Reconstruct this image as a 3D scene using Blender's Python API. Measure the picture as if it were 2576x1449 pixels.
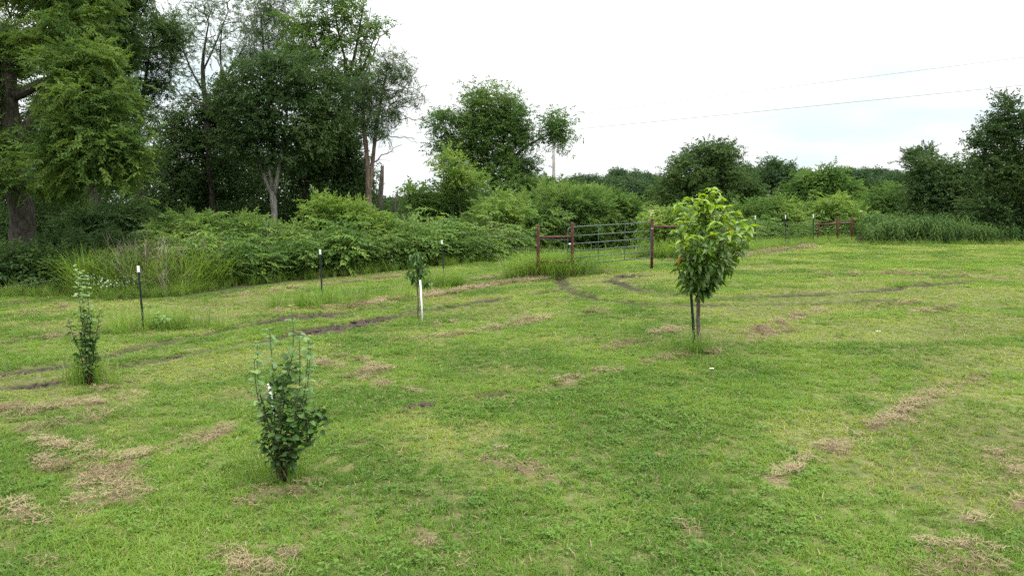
import bpy, math
import numpy as np
from math import radians, sin, cos, tan, atan, pi

SC = bpy.context.scene
COL = SC.collection
for o in list(bpy.data.objects):
    bpy.data.objects.remove(o)

# ------------------------------------------------------------------ camera
HC = 2.7                       # eye height in metres (raised deck / mast)
FP = 1839.0                    # focal length in units of a 2576 wide picture
TH = atan(214.5 / FP)          # camera looks slightly down
cam_d = bpy.data.cameras.new('camera')
cam_d.sensor_width = 36.0
cam_d.lens = 36.0 * FP / 2576.0
cam_d.clip_start = 0.05
cam_d.clip_end = 3000.0
cam = bpy.data.objects.new('camera', cam_d)
cam.location = (0, 0, HC)
cam.rotation_euler = (pi / 2 - TH, 0, 0)
COL.objects.link(cam)
SC.camera = cam

# ------------------------------------------------------------------ sky, sun, exposure
SUN_EL, SUN_AZ = radians(58), radians(125)     # azimuth measured from +Y towards +X
world = bpy.data.worlds.new('World')
SC.world = world
world.use_nodes = True
wt = world.node_tree
wt.nodes.clear()
def wn(t, **k):
    n = wt.nodes.new(t)
    for a, b in k.items():
        setattr(n, a, b)
    return n
out = wn('ShaderNodeOutputWorld')
bg = wn('ShaderNodeBackground')
bg.inputs['Strength'].default_value = 0.1
sky = wn('ShaderNodeTexSky', sky_type='NISHITA')
sky.sun_disc = False
sky.sun_elevation = SUN_EL
sky.sun_rotation = SUN_AZ
tc = wn('ShaderNodeTexCoord')
sep = wn('ShaderNodeSeparateXYZ')
wt.links.new(tc.outputs['Generated'], sep.inputs[0])
# overcast cloud deck: brighter towards the zenith, as a real overcast sky is
mr = wn('ShaderNodeMapRange')
mr.inputs['From Min'].default_value = 0.0
mr.inputs['From Max'].default_value = 1.0
mr.inputs['To Min'].default_value = 7.3
mr.inputs['To Max'].default_value = 36.0
pw = wn('ShaderNodeMath', operation='POWER'); pw.inputs[1].default_value = 1.7
zc = wn('ShaderNodeMath', operation='MAXIMUM'); zc.inputs[1].default_value = 0.0
wt.links.new(sep.outputs['Z'], zc.inputs[0])
wt.links.new(zc.outputs[0], pw.inputs[0])
wt.links.new(pw.outputs[0], mr.inputs['Value'])
# clouds are laid out on a flat deck: direction divided by height
den = wn('ShaderNodeMath', operation='ADD'); den.inputs[1].default_value = 0.12
wt.links.new(sep.outputs['Z'], den.inputs[0])
dv = wn('ShaderNodeVectorMath', operation='DIVIDE')
cmb = wn('ShaderNodeCombineXYZ')
for k in range(3):
    wt.links.new(den.outputs[0], cmb.inputs[k])
wt.links.new(tc.outputs['Generated'], dv.inputs[0])
wt.links.new(cmb.outputs[0], dv.inputs[1])
nz = wn('ShaderNodeTexNoise')
nz.inputs['Scale'].default_value = 0.75
nz.inputs['Detail'].default_value = 4.0
nz.inputs['Roughness'].default_value = 0.5
wt.links.new(dv.outputs[0], nz.inputs['Vector'])
cr = wn('ShaderNodeMapRange')
cr.interpolation_type = 'SMOOTHSTEP'
cr.inputs['From Min'].default_value = 0.47
cr.inputs['From Max'].default_value = 0.70
cr.inputs['To Min'].default_value = 0.0
cr.inputs['To Max'].default_value = 0.6
wt.links.new(nz.outputs['Fac'], cr.inputs['Value'])
white = wn('ShaderNodeVectorMath', operation='SCALE')
white.inputs[0].default_value = (1.0, 1.02, 1.03)
wt.links.new(mr.outputs[0], white.inputs['Scale'])
thin = wn('ShaderNodeVectorMath', operation='MULTIPLY_ADD')   # blue sky seen through thin cloud
thin.inputs[1].default_value = (0.12, 0.12, 0.12)
thin.inputs[2].default_value = (4.4, 5.9, 6.2)
wt.links.new(sky.outputs[0], thin.inputs[0])
mx = wn('ShaderNodeMix', data_type='RGBA')
wt.links.new(cr.outputs[0], mx.inputs['Factor'])
wt.links.new(white.outputs[0], mx.inputs[6])
wt.links.new(thin.outputs[0], mx.inputs[7])
wt.links.new(mx.outputs[2], bg.inputs['Color'])
wt.links.new(bg.outputs[0], out.inputs[0])

sun_d = bpy.data.lights.new('sun', 'SUN')
sun_d.energy = 1.4
sun_d.angle = radians(18)
sun_d.color = (1.0, 0.96, 0.88)
sun = bpy.data.objects.new('sun', sun_d)
sd = np.array([sin(SUN_AZ) * cos(SUN_EL), cos(SUN_AZ) * cos(SUN_EL), sin(SUN_EL)])
from mathutils import Vector, Matrix, Euler
sun.rotation_euler = Vector(sd).to_track_quat('Z', 'Y').to_euler()
sun.location = (20, -20, 40)
COL.objects.link(sun)

SC.view_settings.view_transform = 'Standard'
SC.view_settings.look = 'None'
SC.view_settings.gamma = 1.0
SC.view_settings.exposure = 0.55
SC.view_settings.use_curve_mapping = False
SC.cycles.max_bounces = 7
SC.cycles.diffuse_bounces = 4
SC.cycles.glossy_bounces = 2
SC.cycles.transmission_bounces = 4
SC.cycles.use_adaptive_sampling = True
SC.cycles.use_denoising = False

# ------------------------------------------------------------------ numpy helpers
RNG = np.random.default_rng(7)
sT, cT = sin(TH), cos(TH)

def at(u, v, Y):
    """world point seen at (u, v) of the 2576 wide picture, Y metres ahead"""
    u = np.asarray(u, float); v = np.asarray(v, float)
    dx = (u - 1288.0) / FP; dy = (724.5 - v) / FP
    fy = cT + dy * sT
    s = Y / fy
    return np.stack([dx * s, np.broadcast_to(np.asarray(Y, float), dx.shape) + 0 * dx, HC + (-sT + dy * cT) * s], -1)

def hash2(ix, iy, seed):
    h = (ix.astype(np.int64) * 374761393 + iy.astype(np.int64) * 668265263 + seed * 1442695041) & 0xFFFFFFFF
    h = ((h ^ (h >> 13)) * 1274126177) & 0xFFFFFFFF
    return ((h ^ (h >> 16)) & 0xFFFFFF) / float(0xFFFFFF)

def vnoise(x, y, scale, seed=0):
    x = np.asarray(x, float) / scale; y = np.asarray(y, float) / scale
    ix = np.floor(x); iy = np.floor(y)
    fx = x - ix; fy = y - iy
    fx = fx * fx * (3 - 2 * fx); fy = fy * fy * (3 - 2 * fy)
    a = hash2(ix, iy, seed); b = hash2(ix + 1, iy, seed)
    c = hash2(ix, iy + 1, seed); d = hash2(ix + 1, iy + 1, seed)
    return (a * (1 - fx) + b * fx) * (1 - fy) + (c * (1 - fx) + d * fx) * fy

def fbm(x, y, scale, seed=0, oct=3):
    t = 0; a = 0.5; n = 0
    for k in range(oct):
        t = t + a * vnoise(x, y, scale / 2 ** k, seed + 17 * k); n += a; a *= 0.5
    return t / n

def sstep(a, b, x):
    t = np.clip((x - a) / (b - a), 0, 1)
    return t * t * (3 - 2 * t)

# ------------------------------------------------------------------ terrain height
CTRL = [(712,1212,7.1),(225,970,11.6),(1758,880,12.2),(1062,806,17.6),(362,832,16.8),(811,754,22.0),(1116,706,25.2),
        (1355,690,25.5),(1641,652,27.5),(2300,612,40.0),(2560,614,40.0),(2050,620,39.0),(2108,603,46.0),(60,748,24.0),
        (550,740,26.0),(1000,692,31.0),(1340,652,36.0),(1500,624,43.0),(2300,682,27.0),(2000,765,18.6),(2500,760,19.0),
        (100,1449,5.05),(1288,1449,5.05),(2500,1449,5.05),(300,1100,8.6),(2300,1000,9.6),(1500,960,10.6),(20,700,30.0),
        (600,660,42.0),(1200,600,60.0),(1900,560,80.0),(2500,560,70.0),(300,560,110.0),(1600,530,200.0),(2300,530,200.0)]
CP = np.array([at(u, v, Y) for u, v, Y in CTRL])
CP = np.vstack([CP, [[-6, -3, 0.0], [6, -3, 0.0], [0, -10, 0.0], [-20, 0, -0.1], [20, 0, 0.1], [0, -60, 0], [-60, -20, -.2], [60, -20, .2],
                     [-40, 20, -.25], [45, 20, .3], [-80, 80, 0.2], [90, 80, 0.6], [0, 500, 1.0], [-300, 300, 1.0], [300, 300, 1.0],
                     [-400, 0, 0.4], [400, 0, 0.6], [0, -400, 0.2]]])

def g_smooth(x, y):
    x = np.asarray(x, float); y = np.asarray(y, float)
    sh = x.shape
    x = x.ravel(); y = y.ravel()
    r = np.hypot(x, y)
    h = 1.2 + 0.19 * r
    d2 = (x[:, None] - CP[None, :, 0]) ** 2 + (y[:, None] - CP[None, :, 1]) ** 2
    w = np.exp(-0.5 * d2 / h[:, None] ** 2) + 1e-9 / (1 + d2)
    return ((w * CP[None, :, 2]).sum(1) / w.sum(1)).reshape(sh)

def hit(u, v):
    """where the sight line through (u, v) meets the smooth ground"""
    dx = (u - 1288.0) / FP; dy = (724.5 - v) / FP
    d = np.array([dx, cT + dy * sT, -sT + dy * cT])
    ts = np.geomspace(3.0, 400.0, 900)
    P = np.array([0, 0, HC])[None] + ts[:, None] * d[None]
    f = P[:, 2] - g_smooth(P[:, 0], P[:, 1])
    k = np.argmax(f < 0)
    if f[k] >= 0:
        k = len(ts) - 1
    a = f[k - 1] / (f[k - 1] - f[k] + 1e-12)
    return P[k - 1] * (1 - a) + P[k] * a

def poly(pts):
    return np.array([hit(u, v)[:2] for u, v in pts])

# wheel ruts pressed into the lawn, wet mud in their deepest places
RUTS = [(poly([(-60,985),(0,975),(90,966),(190,951),(300,922),(450,896),(620,869),(800,832),(940,806),(1060,782),(1200,760),(1300,746),(1410,731)]), .20),
        (poly([(-60,955),(0,946),(70,931),(170,916),(330,881),(520,842),(700,806),(830,790),(960,774)]), .20),
        (poly([(1405,700),(1430,730),(1500,755),(1600,765),(1740,767),(2000,766),(2140,762),(2260,756)]), .20),
        (poly([(1535,704),(1600,730),(1700,742),(1850,748),(2060,741),(2200,732),(2330,718),(2450,708)]), .19),
        (poly([(1210,1000),(1300,985),(1500,968)]), .07)]
MUD = [(poly([(800,834),(850,824),(900,816),(945,806)]), .42), (poly([(715,804),(770,799),(815,793)]), .38),
       (poly([(1568,697),(1598,695)]), .42), (poly([(40,968),(150,955)]), .09), (poly([(20,940),(80,930),(180,914)]), .08),
       (poly([(350,880),(372,876)]), .12), (poly([(430,897),(475,892)]), .08), (poly([(1520,712),(1570,709)]), .10),
       (poly([(1010,1030),(1090,1022)]), .07)]
# rows and heaps of dry clippings the mower has thrown
STRAW = [([(830,778),(960,762),(1100,741),(1250,717),(1380,698),(1450,690),(1520,684)], .42, 1.0),
         ([(1060,748),(1180,728),(1320,706),(1440,690)], .3, .9),
         ([(0,866),(80,856),(170,848)], .26, .9), ([(170,850),(300,833),(420,818)], .2, .6), ([(440,812),(540,801),(640,791),(780,778)], .22, .6),
         ([(560,749),(700,730),(840,716),(980,699),(1120,691)], .25, .75), ([(1110,712),(1200,705),(1300,695)], .22, .7),
         ([(0,1036),(80,1040),(160,1026),(235,1020)], .17, .9), ([(60,1088),(160,1070),(250,1052)], .15, .8), ([(20,1060),(120,1055)], .12, .7),
         ([(110,1115),(190,1120),(260,1150),(160,1170),(100,1165)], .26, .9), ([(230,1190),(290,1215),(340,1255),(250,1260)], .24, 1.0),
         ([(200,1225),(300,1190)], .2, .8), ([(285,1165),(370,1145),(430,1130),(500,1112),(575,1083)], .15, 1.0), ([(430,1120),(520,1130)], .1, .8),
         ([(30,1280),(100,1310)], .2, .5), ([(650,1250),(700,1235),(760,1232)], .2, .75), ([(600,1262),(660,1275)], .12, .5),
         ([(600,1395),(660,1375),(720,1390)], .16, 1.0), ([(610,1440),(700,1425)], .15, .9), ([(560,1410),(600,1440)], .1, .6),
         ([(60,1430),(150,1440)], .14, .7), ([(1035,1348),(1090,1375),(1140,1410),(1160,1440)], .1, .6),
         ([(1195,1120),(1250,1140),(1310,1162),(1400,1212)], .12, .75), ([(1210,1155),(1290,1175),(1330,1190)], .09, .8),
         ([(800,912),(900,938),(960,966),(1035,994)], .17, .75), ([(850,900),(930,915),(985,950)], .15, .5),
         ([(1900,842),(1960,812),(2070,783)], .2, .9), ([(1885,858),(1990,832)], .16, .8), ([(2190,775),(2310,762)], .2, .6), ([(2290,790),(2420,770)], .25, .6),
         ([(1410,962),(1480,940),(1540,935)], .2, .7), ([(1620,912),(1690,900),(1740,892)], .16, .7), ([(1500,890),(1600,856),(1720,826)], .2, .5),
         ([(1340,985),(1480,975)], .18, .45), ([(1960,1205),(2050,1160),(2110,1130)], .17, .8), ([(2100,1130),(2150,1106),(2270,1045)], .17, .8),
         ([(2270,1045),(2370,982),(2480,940)], .18, .5), ([(2330,1372),(2400,1385),(2470,1365),(2500,1400)], .16, 1.0), ([(2410,1320),(2460,1300)], .12, .9),
         ([(2330,1440),(2480,1430)], .14, .6), ([(2530,1200),(2580,1160)], .16, .7), ([(2480,1150),(2580,1120)], .12, .5), ([(2560,1270),(2600,1240)], .14, .6),
         ([(1850,645),(1960,631),(2050,621)], .45, 1.0), ([(1780,655),(1900,645),(2000,640)], .3, .5), ([(1600,663),(1740,655)], .3, .6),
         ([(1430,665),(1560,658)], .25, .4), ([(1780,892),(1805,888)], .14, 1.0), ([(250,985),(330,960)], .15, .6), ([(300,1000),(420,1010)], .2, .35),
         ([(1040,830),(1180,810)], .2, .35), ([(940,862),(1200,838),(1380,800),(1520,782)], .25, .35), ([(2080,692),(2300,690),(2500,700)], .4, .3),
         ([(0,775),(60,765)], .6, .5), ([(40,790),(170,770)], .3, .35), ([(1180,1340),(1250,1350)], .1, .35), ([(1700,1330),(1800,1340)], .1, .3)]
STRAW = [(poly(p), w, a) for p, w, a in STRAW]

def pdist(x, y, pl):
    best = np.full(x.shape, 1e9)
    for i in range(len(pl) - 1):
        ax, ay = pl[i]; bx, by = pl[i + 1]
        vx, vy = bx - ax, by - ay
        L = vx * vx + vy * vy + 1e-9
        t = np.clip(((x - ax) * vx + (y - ay) * vy) / L, 0, 1)
        best = np.minimum(best, np.hypot(x - ax - t * vx, y - ay - t * vy))
    return best

def line_mask(x, y, lines, rag=.5, seed=3, nscale=.5):
    m = np.zeros(x.shape)
    n = fbm(x, y, nscale, seed)
    for L in lines:
        pl, w = L[0], L[1]; amp = L[2] if len(L) > 2 else 1.0
        x0, y0 = pl.min(0) - 2.5 * w; x1, y1 = pl.max(0) + 2.5 * w
        k = (x > x0) & (x < x1) & (y > y0) & (y < y1)
        if not k.any():
            continue
        d = pdist(x[k], y[k], pl)
        ww = w * (0.35 + 1.3 * n[k] * rag * 2)
        m[k] = np.maximum(m[k], amp * sstep(1.25, .45, d / ww))
    return m

def rut_mask(x, y): return line_mask(x, y, RUTS, .8, 5, .8) * (.6 + .4 * sstep(.3, .55, fbm(x, y, 1.1, 6)))
def mud_mask(x, y): return line_mask(x, y, MUD, .85, 9, .35) * sstep(.22, .40, fbm(x, y, .3, 77))
def pcoord(x, y, pl):
    """distance to a polyline, signed offset across it and distance along it"""
    best = np.full(x.shape, 1e9); sg = np.zeros(x.shape); al = np.zeros(x.shape); run = 0.
    for i in range(len(pl) - 1):
        ax, ay = pl[i]; bx, by = pl[i + 1]
        vx, vy = bx - ax, by - ay
        L = vx * vx + vy * vy + 1e-9; l = math.sqrt(L)
        t = np.clip(((x - ax) * vx + (y - ay) * vy) / L, 0, 1)
        d = np.hypot(x - ax - t * vx, y - ay - t * vy)
        k = d < best
        best = np.where(k, d, best); sg = np.where(k, ((x - ax) * vy - (y - ay) * vx) / l, sg); al = np.where(k, run + t * l, al)
        run += l
    return best, sg, al

def straw_mask(x, y):
    m = np.zeros(x.shape)
    for q, (pl, w, amp) in enumerate(STRAW):
        x0, y0 = pl.min(0) - 2.5 * w; x1, y1 = pl.max(0) + 2.5 * w
        k = (x > x0) & (x < x1) & (y > y0) & (y < y1)
        if not k.any(): continue
        xx, yy = x[k], y[k]
        d, sg, al = pcoord(xx, yy, pl)
        s = (.5 + .5 * amp) * sstep(1.9, .1, d / w)
        n = vnoise(al, sg * 2.6, .55, 41 + q) * .36 + vnoise(al, sg * 3.0, .2, 143 + q) * .30 + fbm(xx, yy, .5, 45) * .18 + vnoise(xx, yy, .07, 47) * .16
        n = np.clip((n - .25) / .5, 0, 1)
        m[k] = np.maximum(m[k], sstep(0, .5, s * .95 + n * .95 - 1.0))
    return m

def ground_z(x, y, sm=None):
    x = np.asarray(x, float); y = np.asarray(y, float)
    z = g_smooth(x, y) if sm is None else sm
    r = np.hypot(x, y)
    k = sstep(70, 30, r)
    z = z + k * (.05 * (fbm(x, y, 3.0, 1) - .5) + .03 * (vnoise(x, y, .6, 2) - .5))
    if x.ndim == 0:
        xx = x.reshape(1); yy = y.reshape(1)
        return float(z + (-.06 * rut_mask(xx, yy) + .01 * mud_mask(xx, yy) + .03 * straw_mask(xx, yy))[0])
    return z - .06 * rut_mask(x, y) + .01 * mud_mask(x, y) + .03 * straw_mask(x, y)

# edge of the mown grass, as ground points: beyond it weeds and brush stand
EDGE = poly([(-400,752),(-150,752),(0,750),(120,752),(260,772),(420,764),(560,742),(700,722),(850,706),(1000,690),(1150,672),(1260,662),(1330,648)])
EDGE_R = poly([(1630,653),(1700,650),(1860,640),(1960,624),(2060,613)])
def wood_mask(x, y):
    """1 where rough growth stands instead of lawn"""
    ye = np.interp(x, EDGE[:, 0], EDGE[:, 1])
    a = (x < EDGE[-1, 0] + .2) & (y > ye)
    ye2 = np.interp(x, EDGE_R[:, 0], EDGE_R[:, 1])
    b = (x >= EDGE_R[0, 0]) & (y > ye2)
    c = (x >= EDGE[-1, 0] + .2) & (x < EDGE_R[0, 0]) & (y > 43)
    return (a | b | c | (y > 48)).astype(float)

# ------------------------------------------------------------------ mesh + material helpers
def mesh_arrays(name, V, Q=None, T=None, mats=(), smooth=False, mi=None):
    V = np.ascontiguousarray(V, np.float32)
    me = bpy.data.meshes.new(name)
    nq = 0 if Q is None else len(Q); nt = 0 if T is None else len(T)
    loops = []
    if nq: loops.append(np.asarray(Q, np.int32).ravel())
    if nt: loops.append(np.asarray(T, np.int32).ravel())
    me.vertices.add(len(V))
    me.vertices.foreach_set('co', V.ravel())
    if loops:
        L = np.concatenate(loops)
        tot = np.concatenate([np.full(nq, 4, np.int32), np.full(nt, 3, np.int32)])
        st = np.concatenate([[0], np.cumsum(tot)[:-1]]).astype(np.int32)
        me.loops.add(len(L)); me.loops.foreach_set('vertex_index', L)
        me.polygons.add(len(tot))
        me.polygons.foreach_set('loop_start', st)
        me.polygons.foreach_set('loop_total', tot)
        if mi is not None:
            me.polygons.foreach_set('material_index', np.asarray(mi, np.int32))
        me.polygons.foreach_set('use_smooth', np.full(len(tot), bool(smooth)))
    for m in mats:
        me.materials.append(m)
    me.update(calc_edges=True)
    return me

def obj(name, me, parent=None, loc=None, link=True):
    o = bpy.data.objects.new(name, me)
    if link: COL.objects.link(o)
    if loc is not None: o.location = loc
    if parent is not None: o.parent = parent
    return o

def tag(o, label=None, cat=None, group=None, kind=None):
    if label: o['label'] = label
    if cat: o['category'] = cat
    if group: o['group'] = group
    if kind: o['kind'] = kind
    return o

def thing(name, label, cat, loc, group=None):
    return tag(obj(name, None, None, loc), label, cat, group)

class MB:
    """collects tubes and boxes, in coordinates relative to an origin"""
    def __init__(s, org=(0, 0, 0)):
        s.V = []; s.Q = []; s.T = []; s.n = 0; s.o = np.asarray(org, float)
    def add(s, V, Q=(), T=()):
        V = np.asarray(V, float)
        s.V.append(V)
        if len(Q): s.Q.append(np.asarray(Q) + s.n)
        if len(T): s.T.append(np.asarray(T) + s.n)
        s.n += len(V)
    def tube(s, P, R, sides=6, cap=True, bump=0, seed=0):
        P = np.asarray(P, float) - s.o
        n = len(P)
        R = np.broadcast_to(np.asarray(R, float), (n,))
        t = np.gradient(P, axis=0)
        t /= np.linalg.norm(t, axis=1)[:, None] + 1e-9
        ref = np.array([1., 0, 0]) if abs(t[0, 0]) < .8 else np.array([0, 1., 0])
        a = np.cross(t, ref); a /= np.linalg.norm(a, axis=1)[:, None] + 1e-9
        b = np.cross(t, a)
        an = np.arange(sides) * 2 * pi / sides
        rr = R[:, None] * np.ones((n, sides))
        if bump:
            rg = np.random.default_rng(seed)
            rr = rr * (1 + bump * (rg.random((n, sides)) - .5) + bump * .8 * (rg.random(sides) - .5)[None])
        V = P[:, None, :] + rr[..., None] * (np.cos(an)[None, :, None] * a[:, None, :] + np.sin(an)[None, :, None] * b[:, None, :])
        V = V.reshape(-1, 3)
        i = np.arange(n - 1)[:, None] * sides; j = np.arange(sides)[None]; j2 = (j + 1) % sides
        Q = np.stack([i + j, i + j2, i + sides + j2, i + sides + j], -1).reshape(-1, 4)
        T = []
        if cap:
            V = np.vstack([V, P[:1], P[-1:]])
            c0, c1 = n * sides, n * sides + 1
            jj = np.arange(sides); jn = (jj + 1) % sides
            T = np.vstack([np.stack([jn, jj, np.full(sides, c0)], -1), np.stack([(n - 1) * sides + jj, (n - 1) * sides + jn, np.full(sides, c1)], -1)])
        s.add(V, Q, T)
    def box(s, c, h, rz=0):
        c = np.asarray(c, float) - s.o; h = np.asarray(h, float)
        V = np.array([[x, y, z] for x in (-1, 1) for y in (-1, 1) for z in (-1, 1)], float) * h
        if rz:
            V = V @ np.array([[cos(rz), sin(rz), 0], [-sin(rz), cos(rz), 0], [0, 0, 1]])
        s.add(V + c, [[0, 1, 3, 2], [4, 6, 7, 5], [0, 4, 5, 1], [2, 3, 7, 6], [0, 2, 6, 4], [1, 5, 7, 3]])
    def mesh(s, name, mat, smooth=True):
        return mesh_arrays(name, np.vstack(s.V), np.vstack(s.Q) if s.Q else None, np.vstack(s.T) if s.T else None, [mat], smooth)
    def build(s, name, mat, parent=None, smooth=True, loc=None):
        return obj(name, s.mesh(name, mat, smooth), parent, loc)

class NT:
    def __init__(s, name):
        s.m = bpy.data.materials.new(name); s.m.use_nodes = True
        s.t = s.m.node_tree; s.t.nodes.clear()
        s.out = s.n('ShaderNodeOutputMaterial')
    def n(s, t, **k):
        x = s.t.nodes.new(t)
        for a, b in k.items(): setattr(x, a, b)
        return x
    def l(s, a, b): s.t.links.new(a, b)
    def noise(s, scale, detail=3, vec=None, rough=.5):
        x = s.n('ShaderNodeTexNoise')
        x.inputs['Scale'].default_value = scale; x.inputs['Detail'].default_value = detail; x.inputs['Roughness'].default_value = rough
        if vec is not None: s.l(vec, x.inputs['Vector'])
        return x.outputs['Fac']
    def ramp(s, fac, a, b, lo=0., hi=1.):
        x = s.n('ShaderNodeMapRange'); x.interpolation_type = 'SMOOTHSTEP'
        for k, v in zip(('From Min', 'From Max', 'To Min', 'To Max'), (a, b, lo, hi)): x.inputs[k].default_value = v
        s.l(fac, x.inputs['Value'])
        return x.outputs[0]
    def mix(s, fac, a, b):
        x = s.n('ShaderNodeMix', data_type='RGBA')
        if isinstance(fac, float): x.inputs['Factor'].default_value = fac
        else: s.l(fac, x.inputs['Factor'])
        for v, i in ((a, 6), (b, 7)):
            if isinstance(v, tuple): x.inputs[i].default_value = (*v, 1)
            else: s.l(v, x.inputs[i])
        return x.outputs[2]
    def pbsdf(s, col, rough=.6, spec=.3, metal=0., bump=None, bs=.3, bd=.02):
        x = s.n('ShaderNodeBsdfPrincipled')
        if isinstance(col, tuple): x.inputs['Base Color'].default_value = (*col, 1)
        else: s.l(col, x.inputs['Base Color'])
        if isinstance(rough, float): x.inputs['Roughness'].default_value = rough
        else: s.l(rough, x.inputs['Roughness'])
        x.inputs['Specular IOR Level'].default_value = spec
        x.inputs['Metallic'].default_value = metal
        if bump is not None:
            b = s.n('ShaderNodeBump'); b.inputs['Strength'].default_value = bs; b.inputs['Distance'].default_value = bd
            s.l(bump, b.inputs['Height']); s.l(b.outputs[0], x.inputs['Normal'])
        return x.outputs[0]
    def done(s, sh):
        s.l(sh, s.out.inputs[0]); return s.m

def leaf_mat(name, c1, c2, c3=None, trans=.35, tcol=None, patch=.5, rough=.6, inst=False, spec=.14):
    """leaf colour varies leaf by leaf and, gently, from bough to bough"""
    t = NT(name)
    if inst == 'obj':
        r = t.n('ShaderNodeObjectInfo').outputs['Random']
    else:
        r = t.n('ShaderNodeNewGeometry').outputs['Random Per Island']
    if inst:
        oi = t.n('ShaderNodeObjectInfo')
        loc = oi.outputs['Location']
    else:
        loc = t.n('ShaderNodeNewGeometry').outputs['Position']
    big = t.ramp(t.noise(patch, 2, loc), .38, .62)
    col = t.mix(t.ramp(r, 0., 1.), c1, c2)
    if c3 is not None:
        col = t.mix(big, col, t.mix(t.ramp(r, .0, 1.), c2, c3))
    d = t.pbsdf(col, rough, spec)
    tr = t.n('ShaderNodeBsdfTranslucent')
    if tcol is None:
        h = t.n('ShaderNodeHueSaturation'); h.inputs['Hue'].default_value = .485; h.inputs['Saturation'].default_value = 1.1; h.inputs['Value'].default_value = 1.25
        t.l(col, h.inputs['Color']); t.l(h.outputs[0], tr.inputs[0])
    else:
        tr.inputs[0].default_value = (*tcol, 1)
    m = t.n('ShaderNodeMixShader'); m.inputs[0].default_value = trans
    t.l(d, m.inputs[1]); t.l(tr.outputs[0], m.inputs[2])
    return t.done(m.outputs[0])

def bark_mat(name, c1, c2, scale=6.):
    t = NT(name)
    tcx = t.n('ShaderNodeTexCoord')
    mp = t.n('ShaderNodeMapping'); mp.inputs['Scale'].default_value = (1, 1, .16)
    t.l(tcx.outputs['Object'], mp.inputs[0])
    f = t.noise(scale * 3, 5, mp.outputs[0], .65)
    f2 = t.noise(1.3, 3, tcx.outputs['Object'])
    col = t.mix(t.ramp(f, .36, .62), c1, c2)
    col = t.mix(t.ramp(f2, .45, .7, 0, .5), col, tuple(.5 * a + .5 * b for a, b in zip(c1, (.06, .075, .04))))
    return t.done(t.pbsdf(col, .9, .1, bump=f, bs=.9, bd=.05))

# ------------------------------------------------------------------ ground
def build_ground():
    c = np.array([0.0, -0.5])
    fine = np.linspace(-radians(46), radians(46), 420)
    coarse = np.linspace(radians(46), 2 * pi - radians(46), 40)[1:-1]
    ang = np.concatenate([fine, coarse])
    rad = np.concatenate([[.4, 1, 1.8, 2.6, 3.3], np.geomspace(4.0, 55, 400), np.geomspace(57, 1200, 46)])
    A, R = np.meshgrid(ang, rad)
    x = c[0] + R * np.sin(A); y = c[1] + R * np.cos(A)
    xs, ys = x.ravel(), y.ravel()
    z = ground_z(xs, ys)
    m = mud_mask(xs, ys)
    z = z + m * .06 * (vnoise(xs, ys, .12, 91) - .4)
    V = np.stack([xs, ys, z], 1)
    V = np.vstack([V, [[c[0], c[1], ground_z(c[0], c[1])]]])
    na, nr = len(ang), len(rad)
    i = np.arange(nr - 1)[:, None] * na; j = np.arange(na)[None]; j2 = (j + 1) % na
    Q = np.stack([i + j2, i + j, i + na + j, i + na + j2], -1).reshape(-1, 4)
    T = np.stack([np.arange(na), (np.arange(na) + 1) % na, np.full(na, na * nr)], -1)
    t = NT('ground_earth')
    geo = t.n('ShaderNodeNewGeometry').outputs['Position']
    def att(n):
        a = t.n('ShaderNodeAttribute'); a.attribute_name = n; return a.outputs['Fac']
    n1 = t.noise(.5, 4, geo); n2 = t.noise(9., 4, geo, .6); n3 = t.noise(45., 2, geo)
    col = t.mix(t.ramp(n2, .35, .65), (.06, .075, .022), (.105, .11, .04))
    col = t.mix(t.ramp(n1, .4, .65), col, t.mix(t.ramp(n2, .3, .7), (.075, .10, .026), (.13, .15, .045)))
    col = t.mix(t.ramp(n3, .45, .75, 0, .6), col, (.15, .115, .06))
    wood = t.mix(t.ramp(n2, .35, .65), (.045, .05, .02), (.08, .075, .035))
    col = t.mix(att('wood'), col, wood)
    col = t.mix(att('field'), col, t.mix(t.ramp(t.noise(.03, 4, geo), .4, .6), (.34, .34, .14), (.2, .25, .08)))
    col = t.mix(att('straw'), col, t.mix(t.ramp(n3, .3, .7), (.10, .075, .045), (.19, .145, .085)))
    col = t.mix(t.ramp(att('rut'), 0., 1., 0, .92), col, t.mix(t.ramp(n2, .35, .65), (.022, .024, .012), (.048, .042, .022)))
    col = t.mix(att('mud'), col, t.mix(t.ramp(n2, .35, .65), (.022, .016, .012), (.06, .042, .03)))
    mat = t.done(t.pbsdf(col, .95, .1, bump=n3, bs=.6, bd=.03))
    me = mesh_arrays('ground', V, Q, T, [mat], True)
    def addat(n, a):
        at_ = me.attributes.new(n, 'FLOAT', 'POINT')
        at_.data.foreach_set('value', np.concatenate([a, [0]]).astype(np.float32))
    addat('mud', m); addat('rut', rut_mask(xs, ys)); addat('straw', straw_mask(xs, ys) * .75)
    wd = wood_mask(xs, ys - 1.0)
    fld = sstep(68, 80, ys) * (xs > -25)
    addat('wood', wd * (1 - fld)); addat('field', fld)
    tag(obj('ground', me), None, None, None, 'structure')
build_ground()

def gz(p): return ground_z(np.float64(p[0]), np.float64(p[1]))
def foot(u, v):
    p = hit(u, v); return np.array([p[0], p[1], gz(p)])
def foot_at(u, Y):
    x = (u - 1288.0) / FP * Y * 1.0
    return np.array([x, Y, ground_z(np.float64(x), np.float64(Y))])

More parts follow.
